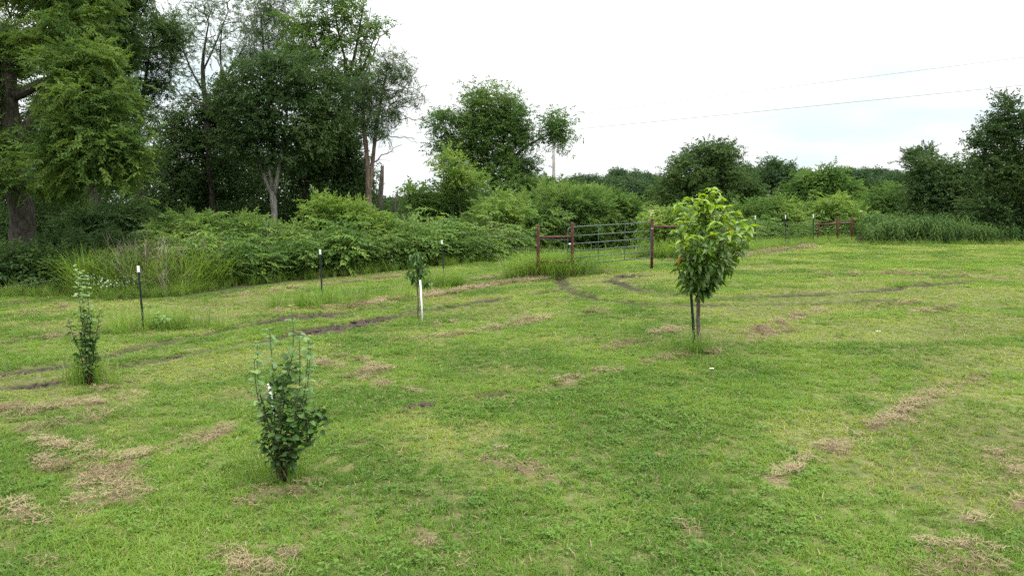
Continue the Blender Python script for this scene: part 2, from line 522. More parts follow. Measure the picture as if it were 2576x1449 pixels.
# ------------------------------------------------------------------ leaf sprays (templates are quads along +X, up +Z)
def diamond(L, W, droop=.15, fold=.12):
    return np.array([[0, 0, 0], [L * .45, -W / 2, fold * W], [L, 0, -droop * L], [L * .45, W / 2, fold * W]])
def rotz(a): return np.array([[cos(a), -sin(a), 0], [sin(a), cos(a), 0], [0, 0, 1]])
def roty(a): return np.array([[cos(a), 0, sin(a)], [0, 1, 0], [-sin(a), 0, cos(a)]])
def rotx(a): return np.array([[1, 0, 0], [0, cos(a), -sin(a)], [0, sin(a), cos(a)]])

def tpl_pinnate(L=.45, n=6, ll=.11, lw=.036, droop=.35, seed=0):
    rg = np.random.default_rng(seed); V = []
    for k in range(n):
        s = .18 + .82 * k / (n - .5)
        p = np.array([L * s, 0, -droop * L * s * s])
        for sd in (-1, 1):
            R = rotz(sd * (1.05 - .25 * s) + rg.normal(0, .12)) @ roty(.35 + rg.normal(0, .2)) @ rotx(rg.normal(0, .3))
            V.append(diamond(ll * rg.uniform(.85, 1.15), lw) @ R.T + p)
    V.append(diamond(ll, lw) + np.array([L, 0, -droop * L]))
    return np.array(V)
def tpl_broad(L=.35, n=7, ll=.12, lw=.065, droop=.2, seed=0):
    rg = np.random.default_rng(seed); V = []
    for k in range(n):
        s = .1 + .9 * k / (n - 1)
        p = np.array([L * s, 0, -droop * L * s * s])
        sd = 1 if k % 2 else -1
        R = rotz(sd * rg.uniform(.5, 1.3)) @ roty(rg.normal(.25, .35)) @ rotx(rg.normal(0, .5))
        V.append(diamond(ll * rg.uniform(.75, 1.2), lw * rg.uniform(.8, 1.15), .2) @ R.T + p)
    return np.array(V)
def tpl_narrow(L=.3, n=10, ll=.2, lw=.026, seed=0):
    rg = np.random.default_rng(seed); V = []
    for k in range(n):
        s = .1 + .9 * k / (n - 1)
        a = k * 2.4
        R = rotx(a) @ rotz(rg.uniform(.6, 1.0))
        V.append(diamond(ll * rg.uniform(.7, 1.1), lw, .35) @ R.T + np.array([L * s, 0, 0]))
    return np.array(V)

def unit(a): return a / (np.linalg.norm(a, axis=-1, keepdims=True) + 1e-9)
def stamp(tpl, pos, dirs, scale, roll, rg):
    """copies of a spray: pos (N,3), pointing along dirs"""
    N = len(pos)
    x = unit(dirs)
    up = np.zeros((N, 3)); up[:, 2] = 1
    up = up + rg.normal(0, roll, (N, 3))
    y = unit(np.cross(up, x)); z = np.cross(x, y)
    k = tpl.shape[0]
    T = tpl.reshape(-1, 3)
    V = (T[None, :, 0, None] * x[:, None] + T[None, :, 1, None] * y[:, None] + T[None, :, 2, None] * z[:, None]) * scale[:, None, None] + pos[:, None]
    return V.reshape(-1, 3)

def foliage_mesh(name, V, mat):
    n = len(V) // 4
    Q = np.arange(n * 4).reshape(-1, 4)
    return mesh_arrays(name, V, Q, None, [mat])

# ------------------------------------------------------------------ trees
def grow(org, trunks, attr, rtip=.012, expo=.45, seed=0, crook=.12):
    """limbs from the given trunk lines out to every point of attr; returns MB of trunk, MB of limbs"""
    rg = np.random.default_rng(seed)
    nodes = []; par = []; rad = []; fixed = []
    trs = []; lb = MB(org)
    for P, R in trunks:
        tr = MB(org); trs.append(tr)
        P = np.asarray(P, float); R = np.asarray(R, float)
        seg = np.linalg.norm(np.diff(P, axis=0), axis=1); s = np.concatenate([[0], np.cumsum(seg)])
        n = max(4, int(s[-1] / .45))
        q = np.linspace(0, s[-1], n)
        PP = np.stack([np.interp(q, s, P[:, k]) for k in range(3)], 1)
        # round the bends
        for _ in range(2):
            PP[1:-1] = .5 * PP[1:-1] + .25 * (PP[:-2] + PP[2:])
        RR = np.interp(q, s, R)
        PP[1:-1] += rg.normal(0, 1, (n - 2, 3)) * (RR[1:-1] * .12)[:, None]
        tr.tube(PP, RR, 9 if RR.max() > .2 else 7, True, .16, seed + 3)
        b = len(nodes)
        for k in range(n):
            nodes.append(PP[k]); rad.append(RR[k]); par.append(-1 if k == 0 else b + k - 1); fixed.append(k > n * .3)
    if attr is None or len(attr) == 0:
        return trs, lb
    N = np.array(nodes)
    cand = np.array(fixed)
    base = N[cand]
    d0 = np.min(np.linalg.norm(attr[:, None] - base[None], axis=2), axis=1)
    cap = len(N) + 4 * len(attr) + 8
    A = np.zeros((cap, 3)); A[:len(N)] = N
    ok = np.zeros(cap, bool); ok[:len(N)] = cand
    plen = np.zeros(cap)
    cnt = len(N)
    chains = []
    parent = list(par); use = [0] * cap
    for i in np.argsort(d0):
        a = attr[i]
        d = np.linalg.norm(A[:cnt] - a, axis=1)
        cost = d + .25 * plen[:cnt] + 1.2 * np.maximum(0, A[:cnt, 2] - a[2] - .1 * d)
        cost[~ok[:cnt]] = 1e9
        k = int(np.argmin(cost))
        m = 3
        ch = [k]
        v = a - A[k]; L = np.linalg.norm(v)
        lift = np.array([0, 0, .10 * L])
        off = rg.normal(0, crook * L * .5, 3)
        for j in range(1, m + 1):
            s = j / m
            p = A[k] + v * s + (lift + off) * 4 * s * (1 - s) * (.6 if j < m else 0)
            A[cnt] = p; ok[cnt] = True; plen[cnt] = plen[k] + L * s
            parent.append(ch[-1]); ch.append(cnt); cnt += 1
        chains.append(ch)
        q = k
        use[ch[-1]] += 1
    # pipe model
    load = np.zeros(cnt)
    for ch in chains: load[ch[-1]] += 1
    for i in range(cnt - 1, -1, -1):
        if parent[i] >= 0: load[parent[i]] += load[i]
    R = rtip * np.maximum(load, 1) ** expo
    nb = len(rad)
    for i in range(nb): R[i] = rad[i]
    for ch in chains:
        r = R[ch].copy(); r[0] = min(r[0], r[1] * 1.25)
        if ch[0] < nb: r = np.minimum(r, R[ch[0]] * .8)
        lb.tube(A[ch], r, 5 if r[1] > .05 else 4, False)
    return trs, lb

def blob_points(blobs, Y, n, rg, rd=None, shell=2.2, dy=0):
    """points spread through crown lobes given as (u, v, ru, rv[, dY[, weight]])"""
    w = np.array([b[2] * b[3] * (b[5] if len(b) > 5 else 1) for b in blobs], float)
    cnt = np.maximum(2, np.round(n * w / w.sum())).astype(int)
    P = []; C = []
    for b, c in zip(blobs, cnt):
        yb = Y + dy + (b[4] if len(b) > 4 else 0)
        ctr = at(b[0], b[1], yb)
        m = yb / FP
        ax = np.array([b[2] * m, (rd if rd else .5 * (b[2] + b[3]) * m), b[3] * m])
        q = unit(rg.normal(size=(c, 3))) * (rg.random(c) ** (1 / shell))[:, None]
        q *= np.where(rg.random(c) < .12, rg.uniform(1.15, 1.5, c), 1.)[:, None]
        P.append(ctr + q * ax); C.append(np.repeat(ctr[None], c, 0))
    return np.vstack(P), np.vstack(C)

def trunk_line(pts, Y, org=None):
    """[(u, v, width px)], bottom first -> world points and radii"""
    P = np.array([at(u, v, Y + (dd[0] if dd else 0)) for u, v, w, *dd in pts])
    R = np.array([w * Y / FP / 2 for u, v, w, *dd in pts])
    return P, R

BARK_DARK = bark_mat('bark_dark', (.025, .021, .017), (.085, .074, .062))
BARK_GREY = bark_mat('bark_grey', (.11, .10, .085), (.30, .28, .25))
BARK_BROWN = bark_mat('bark_brown', (.07, .05, .04), (.17, .13, .10))
DEAD = bark_mat('dead_wood', (.12, .105, .09), (.27, .25, .22))

LM = {}
LM['walnut'] = leaf_mat('walnut_leaf', (.035, .08, .02), (.082, .142, .03), (.135, .205, .042), .42, patch=.7)
LM['walnut_dark'] = leaf_mat('dark_pinnate_leaf', (.035, .075, .02), (.055, .10, .025), (.07, .12, .03), .35, patch=.35)
LM['locust'] = leaf_mat('locust_leaf', (.045, .08, .035), (.07, .115, .045), (.09, .14, .05), .40, patch=.4)
LM['maple'] = leaf_mat('maple_leaf', (.03, .066, .022), (.058, .102, .030), (.08, .132, .038), .35, patch=.35)
LM['elm'] = leaf_mat('elm_leaf', (.04, .095, .022), (.085, .155, .034), (.125, .205, .045), .35, patch=.3)
LM['oak'] = leaf_mat('oak_leaf', (.024, .055, .024), (.045, .085, .03), (.06, .105, .032), .28, patch=.15)
LM['bush'] = leaf_mat('bush_leaf', (.055, .12, .03), (.12, .20, .048), (.18, .26, .068), .38, patch=.5)
LM['bright'] = leaf_mat('bright_leaf', (.09, .175, .032), (.15, .24, .05), (.21, .30, .065), .42, patch=.8)
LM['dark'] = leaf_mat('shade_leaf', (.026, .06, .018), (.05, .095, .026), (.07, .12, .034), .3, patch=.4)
LM['weed'] = leaf_mat('weed_leaf', (.03, .068, .018), (.062, .112, .028), (.088, .145, .036), .3, patch=.6, spec=.06)

TPL = {'pin': [tpl_pinnate(.5, 6, .15, .062, seed=k) for k in range(3)],
       'pinfine': [tpl_pinnate(.36, 6, .09, .036, .3, seed=k) for k in range(3)],
       'pindroop': [tpl_pinnate(.5, 6, .16, .05, .8, seed=k) for k in range(3)],
       'broad': [tpl_broad(.38, 7, .15, .085, seed=k) for k in range(4)],
       'small': [tpl_broad(.3, 9, .08, .045, .15, seed=k) for k in range(3)],
       'big': [tpl_broad(.5, 7, .2, .11, .2, seed=k) for k in range(3)],
       'narrow': [tpl_narrow(seed=k) for k in range(3)]}

def leaves_for(P, C, tpl, per, spread, rg, up=0., out=.6, rnd=.7, scale=1.0, roll=.5, flat=.62):
    N = len(P) * per
    pos = np.repeat(P, per, 0) + rg.normal(0, spread, (N, 3)) * np.array([1, 1, flat])
    o = unit(np.repeat(P - C, per, 0)) * out
    d = o + rg.normal(0, rnd, (N, 3)) * np.array([1, 1, .6]) + np.array([0, 0, up])
    sc = rg.uniform(.75, 1.25, N) * scale
    V = []
    k = rg.integers(0, len(TPL[tpl]), N)
    for i, t in enumerate(TPL[tpl]):
        m = k == i
        if m.any(): V.append(stamp(t, pos[m], d[m], sc[m], roll, rg))
    return np.vstack(V)

def tree(name, label, cat, base_u, Y, trunks, blobs, n, per, leaf='maple', tpl='broad', bark=BARK_DARK, spread=.45, seed=1, up=0., out=.6,
         scale=1.0, rd=None, group=None, rtip=.012, shell=2.2, bare=None, expo=.42, rnd=.7):
    """thing: an Empty at the foot > trunk, limbs, crown (> nothing)"""
    rg = np.random.default_rng(seed)
    f = foot_at(base_u, Y)
    root = thing(name, label, cat, f, group)
    tl = []
    for k, tr_ in enumerate(trunks):
        P, R = trunk_line(tr_, Y)
        if k == 0 or tr_[0][1] == 0:
            b = f.copy(); b[2] -= .15
            P = np.vstack([b, P]) if k == 0 else P
            R = np.concatenate([[R[0] * 1.25], R]) if k == 0 else R
        tl.append((P, R))
    Pt, Ct = blob_points(blobs, Y, n, rg, rd, shell)
    keep = Pt[:, 2] > f[2] + .3
    Pt, Ct = Pt[keep], Ct[keep]
    trs, lb = grow(f, tl, Pt, rtip, expo, seed)
    for k, tr in enumerate(trs): tr.build('trunk' if k == 0 else 'limb', bark, root)
    if lb.n: tag(lb.build('small_limbs', bark, root), None, None, None, 'stuff')
    if bare:
        for tr_ in bare:
            db = MB(f)
            P, R = trunk_line(tr_, Y)
            seg = np.linspace(0, 1, len(P)); q = np.linspace(0, 1, len(P) * 3)
            PP = np.stack([np.interp(q, seg, P[:, k]) for k in range(3)], 1); RR = np.interp(q, seg, R)
            PP[1:-1] += rg.normal(0, .05, (len(q) - 2, 3))
            db.tube(PP, np.maximum(RR, .008), 5)
            # side twigs
            for j in range(len(q) // 3, len(q) - 1, 2):
                dd = unit(PP[-1] - PP[0]) + rg.normal(0, .5, 3)
                L = rg.uniform(.4, 1.1)
                db.tube(np.array([PP[j], PP[j] + unit(dd) * L * .5 + rg.normal(0, .04, 3), PP[j] + unit(dd) * L]), [.012, .009, .005], 4)
            db.build('dead_branch', DEAD, root)
    V = leaves_for(Pt, Ct, tpl, int(per * 1.35 + .5), spread * .92, rg, up, out, rnd, scale) - f
    cr_ = obj('crown', foliage_mesh('crown', V, LM[leaf]), root)
    return root

def bush(name, label, cat, base_u, Y, blobs, n, per, leaf='bush', tpl='broad', spread=.3, seed=1, up=.15, scale=1.0, stems=5, group=None, rd=None, out=.7, bark=BARK_BROWN, rnd=.7, rtip=.006):
    rg = np.random.default_rng(seed)
    f = foot_at(base_u, Y)
    root = thing(name, label, cat, f, group)
    Pt, Ct = blob_points(blobs, Y, n, rg, rd, 2.0)
    zmin = f[2] + .12
    Pt[:, 2] = np.maximum(Pt[:, 2], zmin + rg.random(len(Pt)) * .3)
    tl = []
    xs = Pt[:, 0]
    for k in range(stems):
        q = Pt[rg.integers(0, len(Pt))]
        b = f + np.array([(q[0] - f[0]) * .45, rg.normal(0, .25), 0]); b[2] = gz(b) - .05
        e = b * .45 + q * .55
        tl.append((np.array([b, .5 * (b + e) + rg.normal(0, .06, 3), e]), np.array([.03, .022, .015])))
    trs, lb = grow(f, tl, Pt, rtip, .4, seed)
    for tr in trs: tr.build('stem', bark, root)
    tag(lb.build('twigs', bark, root), None, None, None, 'stuff')
    V = leaves_for(Pt, Ct, tpl, int(per * .85 + .5), spread, rg, up, out, rnd, scale * 1.05) - f
    obj('foliage', foliage_mesh('foliage', V, LM[leaf]), root)
    return root

# ---- the wood on the left
tree('walnut_tree', 'huge tree with thick ridged trunk and drooping yellow-green foliage, nearest the left edge', 'tree', 66, 28,
     [[(64,620,62),(57,560,56),(49,500,54),(38,440,50),(29,380,46),(22,310,42),(30,245,34),(20,150,24),(10,60,14)],
      [(34,400,40),(62,345,34),(76,318,33),(92,270,32),(120,222,28),(165,170,20),(190,100,13)],
      [(30,245,26),(80,221,24),(118,205,20),(170,180,10)], [(120,222,18),(200,230,12),(250,300,8)]],
     [(165,95,85,85,-1),(215,190,95,85,-2),(245,290,85,85,-2.5),(262,375,72,52,-3),(195,415,88,46,-2.5),(150,455,45,30,-1.5),(10,455,38,35,-1),(15,90,50,80,0,.5),
      (-70,250,80,200,0),(60,130,55,45,1,.5),(140,-60,160,80,0),(300,420,35,28,-3),(175,335,55,60,-2),(0,360,25,40,-1)],
     300, 24, 'walnut', 'pin', BARK_DARK, .36, 11, up=-.08, out=.65, scale=.95, rnd=.75)
tree('walnut_tree', 'dark leafy tree whose high crown shows behind the huge yellow-green one', 'tree', 240, 35,
     [[(236,600,26),(232,480,24),(238,330,20),(250,180,15),(255,60,9)]],
     [(255,50,55,65),(285,120,30,50),(235,190,65,80),(320,-10,45,25),(225,-40,100,50),(270,240,35,60),(180,300,70,80),(340,75,22,14)],
     230, 18, 'walnut_dark', 'pin', BARK_DARK, .45, 12, up=-.2)
tree('slender_tree', 'slender tree with a winding dark trunk and thin see-through crown, sky around it', 'tree', 352, 38,
     [[(352,600,13),(362,470,12),(346,425,11),(344,370,11),(347,325,10),(352,280,10),(360,240,9),(366,190,7),(380,120,4)],[(346,425,7),(385,445,5),(420,440,3)],[(360,240,6),(395,215,5),(430,205,3)],[(356,260,5),(325,215,4),(315,160,3)]],
     [(385,60,65,40),(345,120,45,35),(400,120,55,30),(375,170,75,22),(350,205,60,16),(410,225,55,16),(335,255,45,18),(385,275,60,18),(365,330,40,16),(440,90,40,30),(400,400,40,18)],
     230, 8, 'walnut_dark', 'pinfine', BARK_DARK, .27, 13, up=-.05, scale=1.25, rtip=.011)
tree('locust_tree', 'airy feathery tree with thin spreading forked branches high against the white sky', 'tree', 535, 42,
     [[(545,590,16),(535,500,15),(525,400,14),(520,320,13),(517,250,12),(508,170,9),(515,110,5),(525,60,3)],[(520,300,8),(545,240,7),(560,205,6),(552,130,4),(560,60,2)],[(517,240,6),(480,180,5),(455,110,3)],[(560,205,5),(590,160,4),(620,110,2)],[(510,180,5),(540,120,4),(570,40,2)]],
     [(470,70,55,35),(530,45,50,35),(585,60,45,40),(500,120,60,30),(440,140,45,25),(560,110,40,30),(455,190,50,20),(610,130,30,25),(480,240,45,20),(500,10,60,25),(580,5,50,22)],
     230, 3, 'locust', 'pinfine', BARK_DARK, .3, 14, up=0., scale=1.15, rtip=.012,
     bare=[[(600,284,8,-2),(560,275,7,-2),(510,264,5,-2),(458,259,3,-2)],[(610,240,6,-2),(570,190,5,-2),(535,140,3,-2)],[(520,262,5,-2),(470,240,4,-2),(425,215,2,-2)]])
tree('maple_tree', 'broad dark dense tree low in the wood below the feathery one', 'tree', 500, 43,
     [[(520,590,18),(525,500,17),(515,430,14),(500,350,9)],[(525,500,10),(560,430,8),(580,360,5)]],
     [(500,300,75,55),(440,330,60,45),(560,300,60,60),(470,390,85,50),(560,390,60,55),(420,410,50,40),(500,460,90,45),(590,240,40,45)],
     260, 14, 'maple', 'broad', BARK_DARK, .4, 15, up=-.05)
tree('maple_tree', 'round dark-green tree on a forked pale grey trunk in the middle of the wood', 'tree', 690, 39,
     [[(691,575,17),(690,540,16),(688,505,16),(685,482,14)],[(687,495,11),(668,455,10),(655,420,9),(640,370,7),(650,300,5)],[(689,490,12),(700,440,10),(705,395,9),(715,330,7),(725,250,5)],[(655,420,6),(630,392,5),(608,370,3)],[(686,485,8),(676,420,7),(672,360,5)]],
     [(640,225,70,60),(720,200,75,60),(790,230,60,60),(620,300,65,60),(700,290,90,70),(790,310,70,65),(660,370,80,50),(750,380,75,50),(840,270,45,60),(600,350,40,35),(560,240,35,40),(605,195,26,30),(680,155,32,28),(752,160,36,30),(810,180,25,30)],
     330, 13, 'maple', 'broad', BARK_GREY, .34, 16, up=-.05)
tree('elm_tree', 'tall tree with dark limbs leaning up and leftward, tallest leafy top of the wood', 'tree', 860, 44,
     [[(858,570,18),(858,519,17),(861,460,16),(866,400,15),(872,330,14),(876,270,13),(874,215,12),(868,150,10)],[(862,500,12),(852,440,11),(845,400,9),(838,330,7)],[(876,270,9),(845,215,9),(815,160,8),(790,110,6),(770,60,4)],[(874,215,8),(893,140,7),(905,70,5),(915,10,3)],[(872,250,7),(900,200,6),(930,130,4),(950,70,2)],[(868,150,7),(850,80,5),(840,10,3)]],
     [(800,45,50,40),(770,110,50,45),(830,130,55,50),(880,40,45,50),(860,200,60,45),(905,110,30,40),(945,60,22,25),(900,230,45,40),(760,170,40,35),(920,180,25,25),(850,-20,50,30),(740,60,35,30),(880,300,40,40),(850,360,45,40)],
     300, 9, 'elm', 'broad', BARK_DARK, .28, 17, up=-.05,
     bare=[[(915,200,5,0),(935,140,4,0),(955,95,3,0),(985,70,2,0),(1020,55,1,0)],[(905,160,4),(925,80,3),(930,10,1)]])
tree('locust_tree', 'thin two-stemmed tree with drooping feathery leaves at the right end of the wood', 'tree', 928, 40,
     [[(926,540,16),(928,500,16),(927,460,14),(922,390,12),(917,327,11),(911,272,9),(915,200,6)],[(928,490,12),(935,440,11),(940,390,10),(944,340,10),(950,300,9),(962,230,6),(975,170,4)]],
     [(985,165,45,25),(1015,190,30,18),(960,210,45,35),(1000,235,45,20),(950,270,50,35),(995,270,30,22),(1035,240,16,10),(930,310,40,30),(965,320,30,22),(905,240,35,50),(970,150,30,20)],
     190, 6, 'locust', 'pindroop', BARK_BROWN, .28, 18, up=-.3, scale=.75, rtip=.011,
     bare=[[(975,250,4),(1010,230,3),(1035,200,2),(1052,168,1)],[(985,262,4),(1030,255,3),(1072,240,1)],[(990,270,3),(1030,268,2),(1062,262,1)],[(1000,300,3),(1035,300,2),(1045,305,1)],[(945,355,4),(970,342,3),(1010,346,2),(1045,350,1)],[(938,410,4),(960,395,3),(1010,365,1)],[(1000,215,3),(1050,225,2),(1075,212,1)]])
tree('locust_tree', 'pale feathery tree top with many thin upright stems behind the round dark-green tree', 'tree', 700, 52,
     [[(690,560,14),(690,400,12),(680,260,9),(664,150,6),(656,30,3)],[(700,300,7),(708,180,5),(712,60,3)],[(705,300,6),(735,170,5),(742,40,2)]],
     [(640,60,40,45),(680,30,45,35),(650,120,45,40),(710,60,40,45),(720,120,35,40),(620,150,35,25),(690,150,45,35),(690,-20,60,25)],
     230, 7, 'locust', 'pindroop', BARK_GREY, .4, 19, up=-.2, scale=.85, rtip=.012)
tree('maple_tree', 'dark leafy tree between the grey forked trunk and the two-stemmed one', 'tree', 765, 43,
     [[(762,590,17),(765,520,16),(770,450,14),(790,380,10),(800,300,7)],[(766,480,9),(740,420,7),(730,350,4)]],
     [(790,385,60,40),(850,400,45,45),(750,400,45,30),(885,440,30,40),(860,330,45,60),(905,430,20,40),(905,480,22,30)],
     230, 11, 'dark', 'broad', BARK_DARK, .45, 20, up=-.1)

def snag(label, pts, Y, base_u, seed):
    f = foot_at(base_u, Y)
    root = thing('dead_snag', label, 'dead tree', f)
    P, R = trunk_line(pts, Y)
    b = f.copy(); b[2] -= .1
    P = np.vstack([b, P]); R = np.concatenate([[R[0] * 1.15], R])
    tr = grow(f, [(P, R)], None, seed=seed)[0][0]
    top = P[-1]
    # splintered top
    rg = np.random.default_rng(seed)
    tr.build('trunk', BARK_DARK, root)
    sp = MB(f)
    for k in range(5):
        a = rg.uniform(0, 2 * pi)
        q = top + np.array([cos(a), sin(a), 0]) * R[-1] * .6
        sp.tube(np.array([q - [0, 0, .1], q + [0, 0, rg.uniform(.05, .2)]]), [R[-1] * .35, .006], 5)
    sp.build('splinters', BARK_DARK, root)
    return root
snag('tall broken-off dead trunk without branches standing right of the wood', [(957,570,13),(956,520,14),(959,470,13),(961,440,11),(962,418,8)], 37, 957, 31)
s2 = snag('short crooked dead trunk at the gap beside the wood', [(987,575,9),(990,545,9),(994,515,8),(999,485,5)], 36, 987, 32)

# ---- the single tree and the bushes by the gate
tree('elm_tree', 'single rounded full-leafed tree against the sky left of the utility pole', 'tree', 1243, 58,
     [[(1245,560,15),(1243,500,15),(1240,460,14),(1236,430,12),(1225,390,9),(1215,330,6)],[(1242,470,9),(1262,430,8),(1285,400,8),(1320,372,6),(1355,350,5),(1390,335,3)],[(1238,450,8),(1190,410,7),(1140,360,5)],[(1240,440,7),(1265,380,6),(1270,310,4)]],
     [(1235,265,60,58),(1190,290,55,50),(1285,290,50,50),(1120,310,42,38),(1130,370,45,38),(1180,360,60,50),(1250,350,70,55),(1303,335,36,45),(1290,410,70,38),(1404,322,25,36,-2,2.4),(1332,430,26,20),(1180,430,60,35),(1250,440,70,30)],
     420, 15, 'elm', 'big', BARK_DARK, .5, 41, up=.05, scale=.85)
bush('shrub', 'tall dense dark shrub left of the single tree', 'shrub', 1115, 50, [(1110,510,60,50),(1060,520,45,45),(1160,500,50,50),(1090,560,70,40),(1170,550,60,45),(1040,480,25,20)], 170, 14, 'elm', 'broad', .4, 51, scale=1.3)
bush('sapling', 'light-green sapling rising above the dark shrub beside the single tree', 'sapling', 1150, 48, [(1125,415,20,30),(1160,440,35,25),(1135,455,45,25),(1190,460,30,20)], 45, 12, 'bright', 'broad', .3, 52, stems=3, scale=1.2)
bush('shrub', 'dark spreading shrub right behind the single tree', 'shrub', 1345, 56, [(1340,480,60,30),(1290,470,50,30),(1390,475,40,25),(1240,500,60,30)], 110, 14, 'elm', 'broad', .4, 53, scale=1.3)
bush('shrub', 'big dark bush directly behind the near pipe brace', 'bush', 1310, 40, [(1300,545,90,50),(1260,560,60,50),(1360,560,70,55),(1310,590,100,35)], 230, 14, 'bush', 'pin', .22, 54, scale=1.0, out=.9, rnd=.5)
bush('shrub', 'big dark bush behind the middle of the green gate', 'bush', 1450, 41, [(1430,530,75,50),(1490,530,60,45),(1440,575,90,45),(1380,520,50,40)], 230, 14, 'bush', 'pin', .22, 55, scale=1.0, out=.9, rnd=.5)
bush('shrub', 'rounded bush behind the hinge end of the green gate, last of the bush row', 'bush', 1550, 42, [(1545,540,50,45),(1580,560,35,45),(1540,585,70,35),(1590,540,25,25)], 190, 14, 'bush', 'pin', .22, 56, scale=1.0, out=.9, rnd=.5)
bush('sapling', 'pale yellow-green leafy shoot in front of the bush row, left of the gate', 'sapling', 1255, 37.5, [(1262,520,22,26),(1250,550,30,25),(1305,535,30,18),(1275,565,30,22)], 40, 9, 'bright', 'pin', .25, 57, stems=3, scale=.95)
bush('sapling', 'pale shoot sticking up from the bush row behind the gate', 'sapling', 1482, 42.5, [(1480,485,30,22),(1495,505,35,22),(1440,490,20,16)], 34, 9, 'bright', 'pin', .25, 58, stems=3, scale=.95)

# ---- brush along the mown edge
bush('shrub', 'leafy light-green bush in the brush behind the tall grass, left of the posts', 'bush', 480, 30.5, [(480,590,70,40),(440,610,50,40),(520,640,70,50),(460,660,80,40),(560,600,40,40)], 260, 13, 'bush', 'pin', .2, 61, scale=.95, out=.9, rnd=.5)
bush('shrub', 'low spreading bush between the light-green bush and the grey forked trunk', 'bush', 620, 30, [(600,620,60,45),(650,610,60,40),(620,660,80,45),(560,670,60,40),(690,640,50,45)], 260, 13, 'bush', 'pin', .2, 62, scale=.95, out=.9, rnd=.5)
bush('shrub', 'low bush right behind the second white-topped post', 'bush', 750, 31, [(740,640,55,45),(790,630,45,40),(760,670,70,35),(700,680,50,30)], 190, 13, 'bush', 'broad', .28, 63, scale=.95)
bush('sumac_bush', 'tall bush with yellow-green feathery top in front of the snag', 'bush', 890, 33, [(800,525,30,22),(840,550,45,30),(910,545,55,28),(870,590,75,40),(940,590,45,40),(830,620,50,40),(900,640,80,35)], 250, 12, 'bright', 'pin', .22, 64, scale=.95, out=.9, rnd=.5)
bush('shrub', 'dark leafy bush under the yellow-green feathery one', 'bush', 880, 32, [(850,640,60,35),(920,650,60,30),(870,620,50,30)], 130, 14, 'bush', 'broad', .28, 65, scale=.95)
bush('shrub', 'weedy bush behind the third white-topped post', 'bush', 1060, 36, [(1040,600,50,35),(1100,610,50,35),(1010,620,40,30),(1150,600,35,35)], 170, 12, 'bush', 'broad', .3, 66, scale=.95)
bush('shrub', 'tall weedy clump left of the near pipe brace', 'bush', 1190, 37, [(1170,590,35,40),(1210,600,45,40),(1240,620,40,30),(1140,600,20,25)], 150, 12, 'weed', 'narrow', .25, 67, scale=.9)
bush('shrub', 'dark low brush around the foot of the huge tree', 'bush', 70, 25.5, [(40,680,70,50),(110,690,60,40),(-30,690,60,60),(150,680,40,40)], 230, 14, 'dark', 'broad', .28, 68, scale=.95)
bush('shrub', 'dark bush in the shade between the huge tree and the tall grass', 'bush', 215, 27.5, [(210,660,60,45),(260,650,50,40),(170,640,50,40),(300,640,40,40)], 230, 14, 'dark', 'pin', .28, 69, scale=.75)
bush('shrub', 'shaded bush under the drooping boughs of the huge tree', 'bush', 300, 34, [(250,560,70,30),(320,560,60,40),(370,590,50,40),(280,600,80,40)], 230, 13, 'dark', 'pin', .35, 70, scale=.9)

# ---- right-hand side: hedge, trees and weeds
bush('shrub', 'tangled yellow-green bush just right of the gate', 'bush', 1680, 36, [(1660,570,35,32),(1700,560,40,35),(1680,600,45,25),(1740,580,40,40)], 170, 13, 'bright', 'broad', .28, 71, scale=.85)
bush('shrub', 'dense vine-covered bush behind the back fence beside the young tree', 'bush', 1930, 50, [(1910,545,50,35),(1960,540,40,32),(1880,560,50,40),(1930,580,70,25)], 190, 14, 'elm', 'broad', .35, 72, scale=1.25)
bush('sapling', 'pale sapling between the white-topped posts of the back fence', 'sapling', 1988, 49, [(1985,525,18,28),(1995,560,25,28)], 28, 12, 'bright', 'broad', .3, 73, stems=2, scale=1.2)
bush('shrub', 'dense bush behind the far pipe brace', 'bush', 2060, 52, [(2050,550,50,30),(2020,570,45,30),(2110,560,50,35),(2070,585,70,20)], 190, 14, 'elm', 'broad', .35, 74, scale=1.25)
bush('sumac_bush', 'arching feathery sumac bush above the far pipe brace', 'bush', 2110, 49, [(2100,515,45,20),(2125,540,45,22),(2075,530,25,15)], 60, 10, 'bright', 'pin', .3, 75, scale=1.1, up=.1)
tree('small_tree', 'small light-topped tree left of the dark trees on the right', 'tree', 2240, 60, [[(2240,590,8),(2240,540,8),(2238,500,5)]],
     [(2245,490,40,28),(2215,515,35,28),(2265,525,40,32),(2235,550,50,30),(2195,540,22,20)], 150, 13, 'elm', 'big', BARK_BROWN, .4, 76, scale=.8)
tree('dark_tree', 'dark bushy tree with a spiky top left of the tallest right-hand tree', 'tree', 2370, 52,
     [[(2370,600,14),(2368,540,13),(2360,470,9),(2330,410,5)],[(2368,540,8),(2410,470,7),(2430,430,4)]],
     [(2380,450,60,42),(2330,470,45,45),(2430,440,45,35),(2360,520,75,45),(2430,510,55,55),(2320,540,40,40),(2400,570,70,30),(2320,415,28,22)],
     260, 13, 'maple', 'broad', BARK_DARK, .42, 77, up=.1, scale=1.25)
bush('sumac_bush', 'spiky dark feathery shoots standing out against the sky at the right', 'sapling', 2318, 53.5, [(2300,398,18,14),(2335,395,14,18),(2318,415,25,16)], 26, 10, 'walnut_dark', 'pin', .22, 78, stems=3, scale=1.2, up=.5, bark=BARK_DARK)
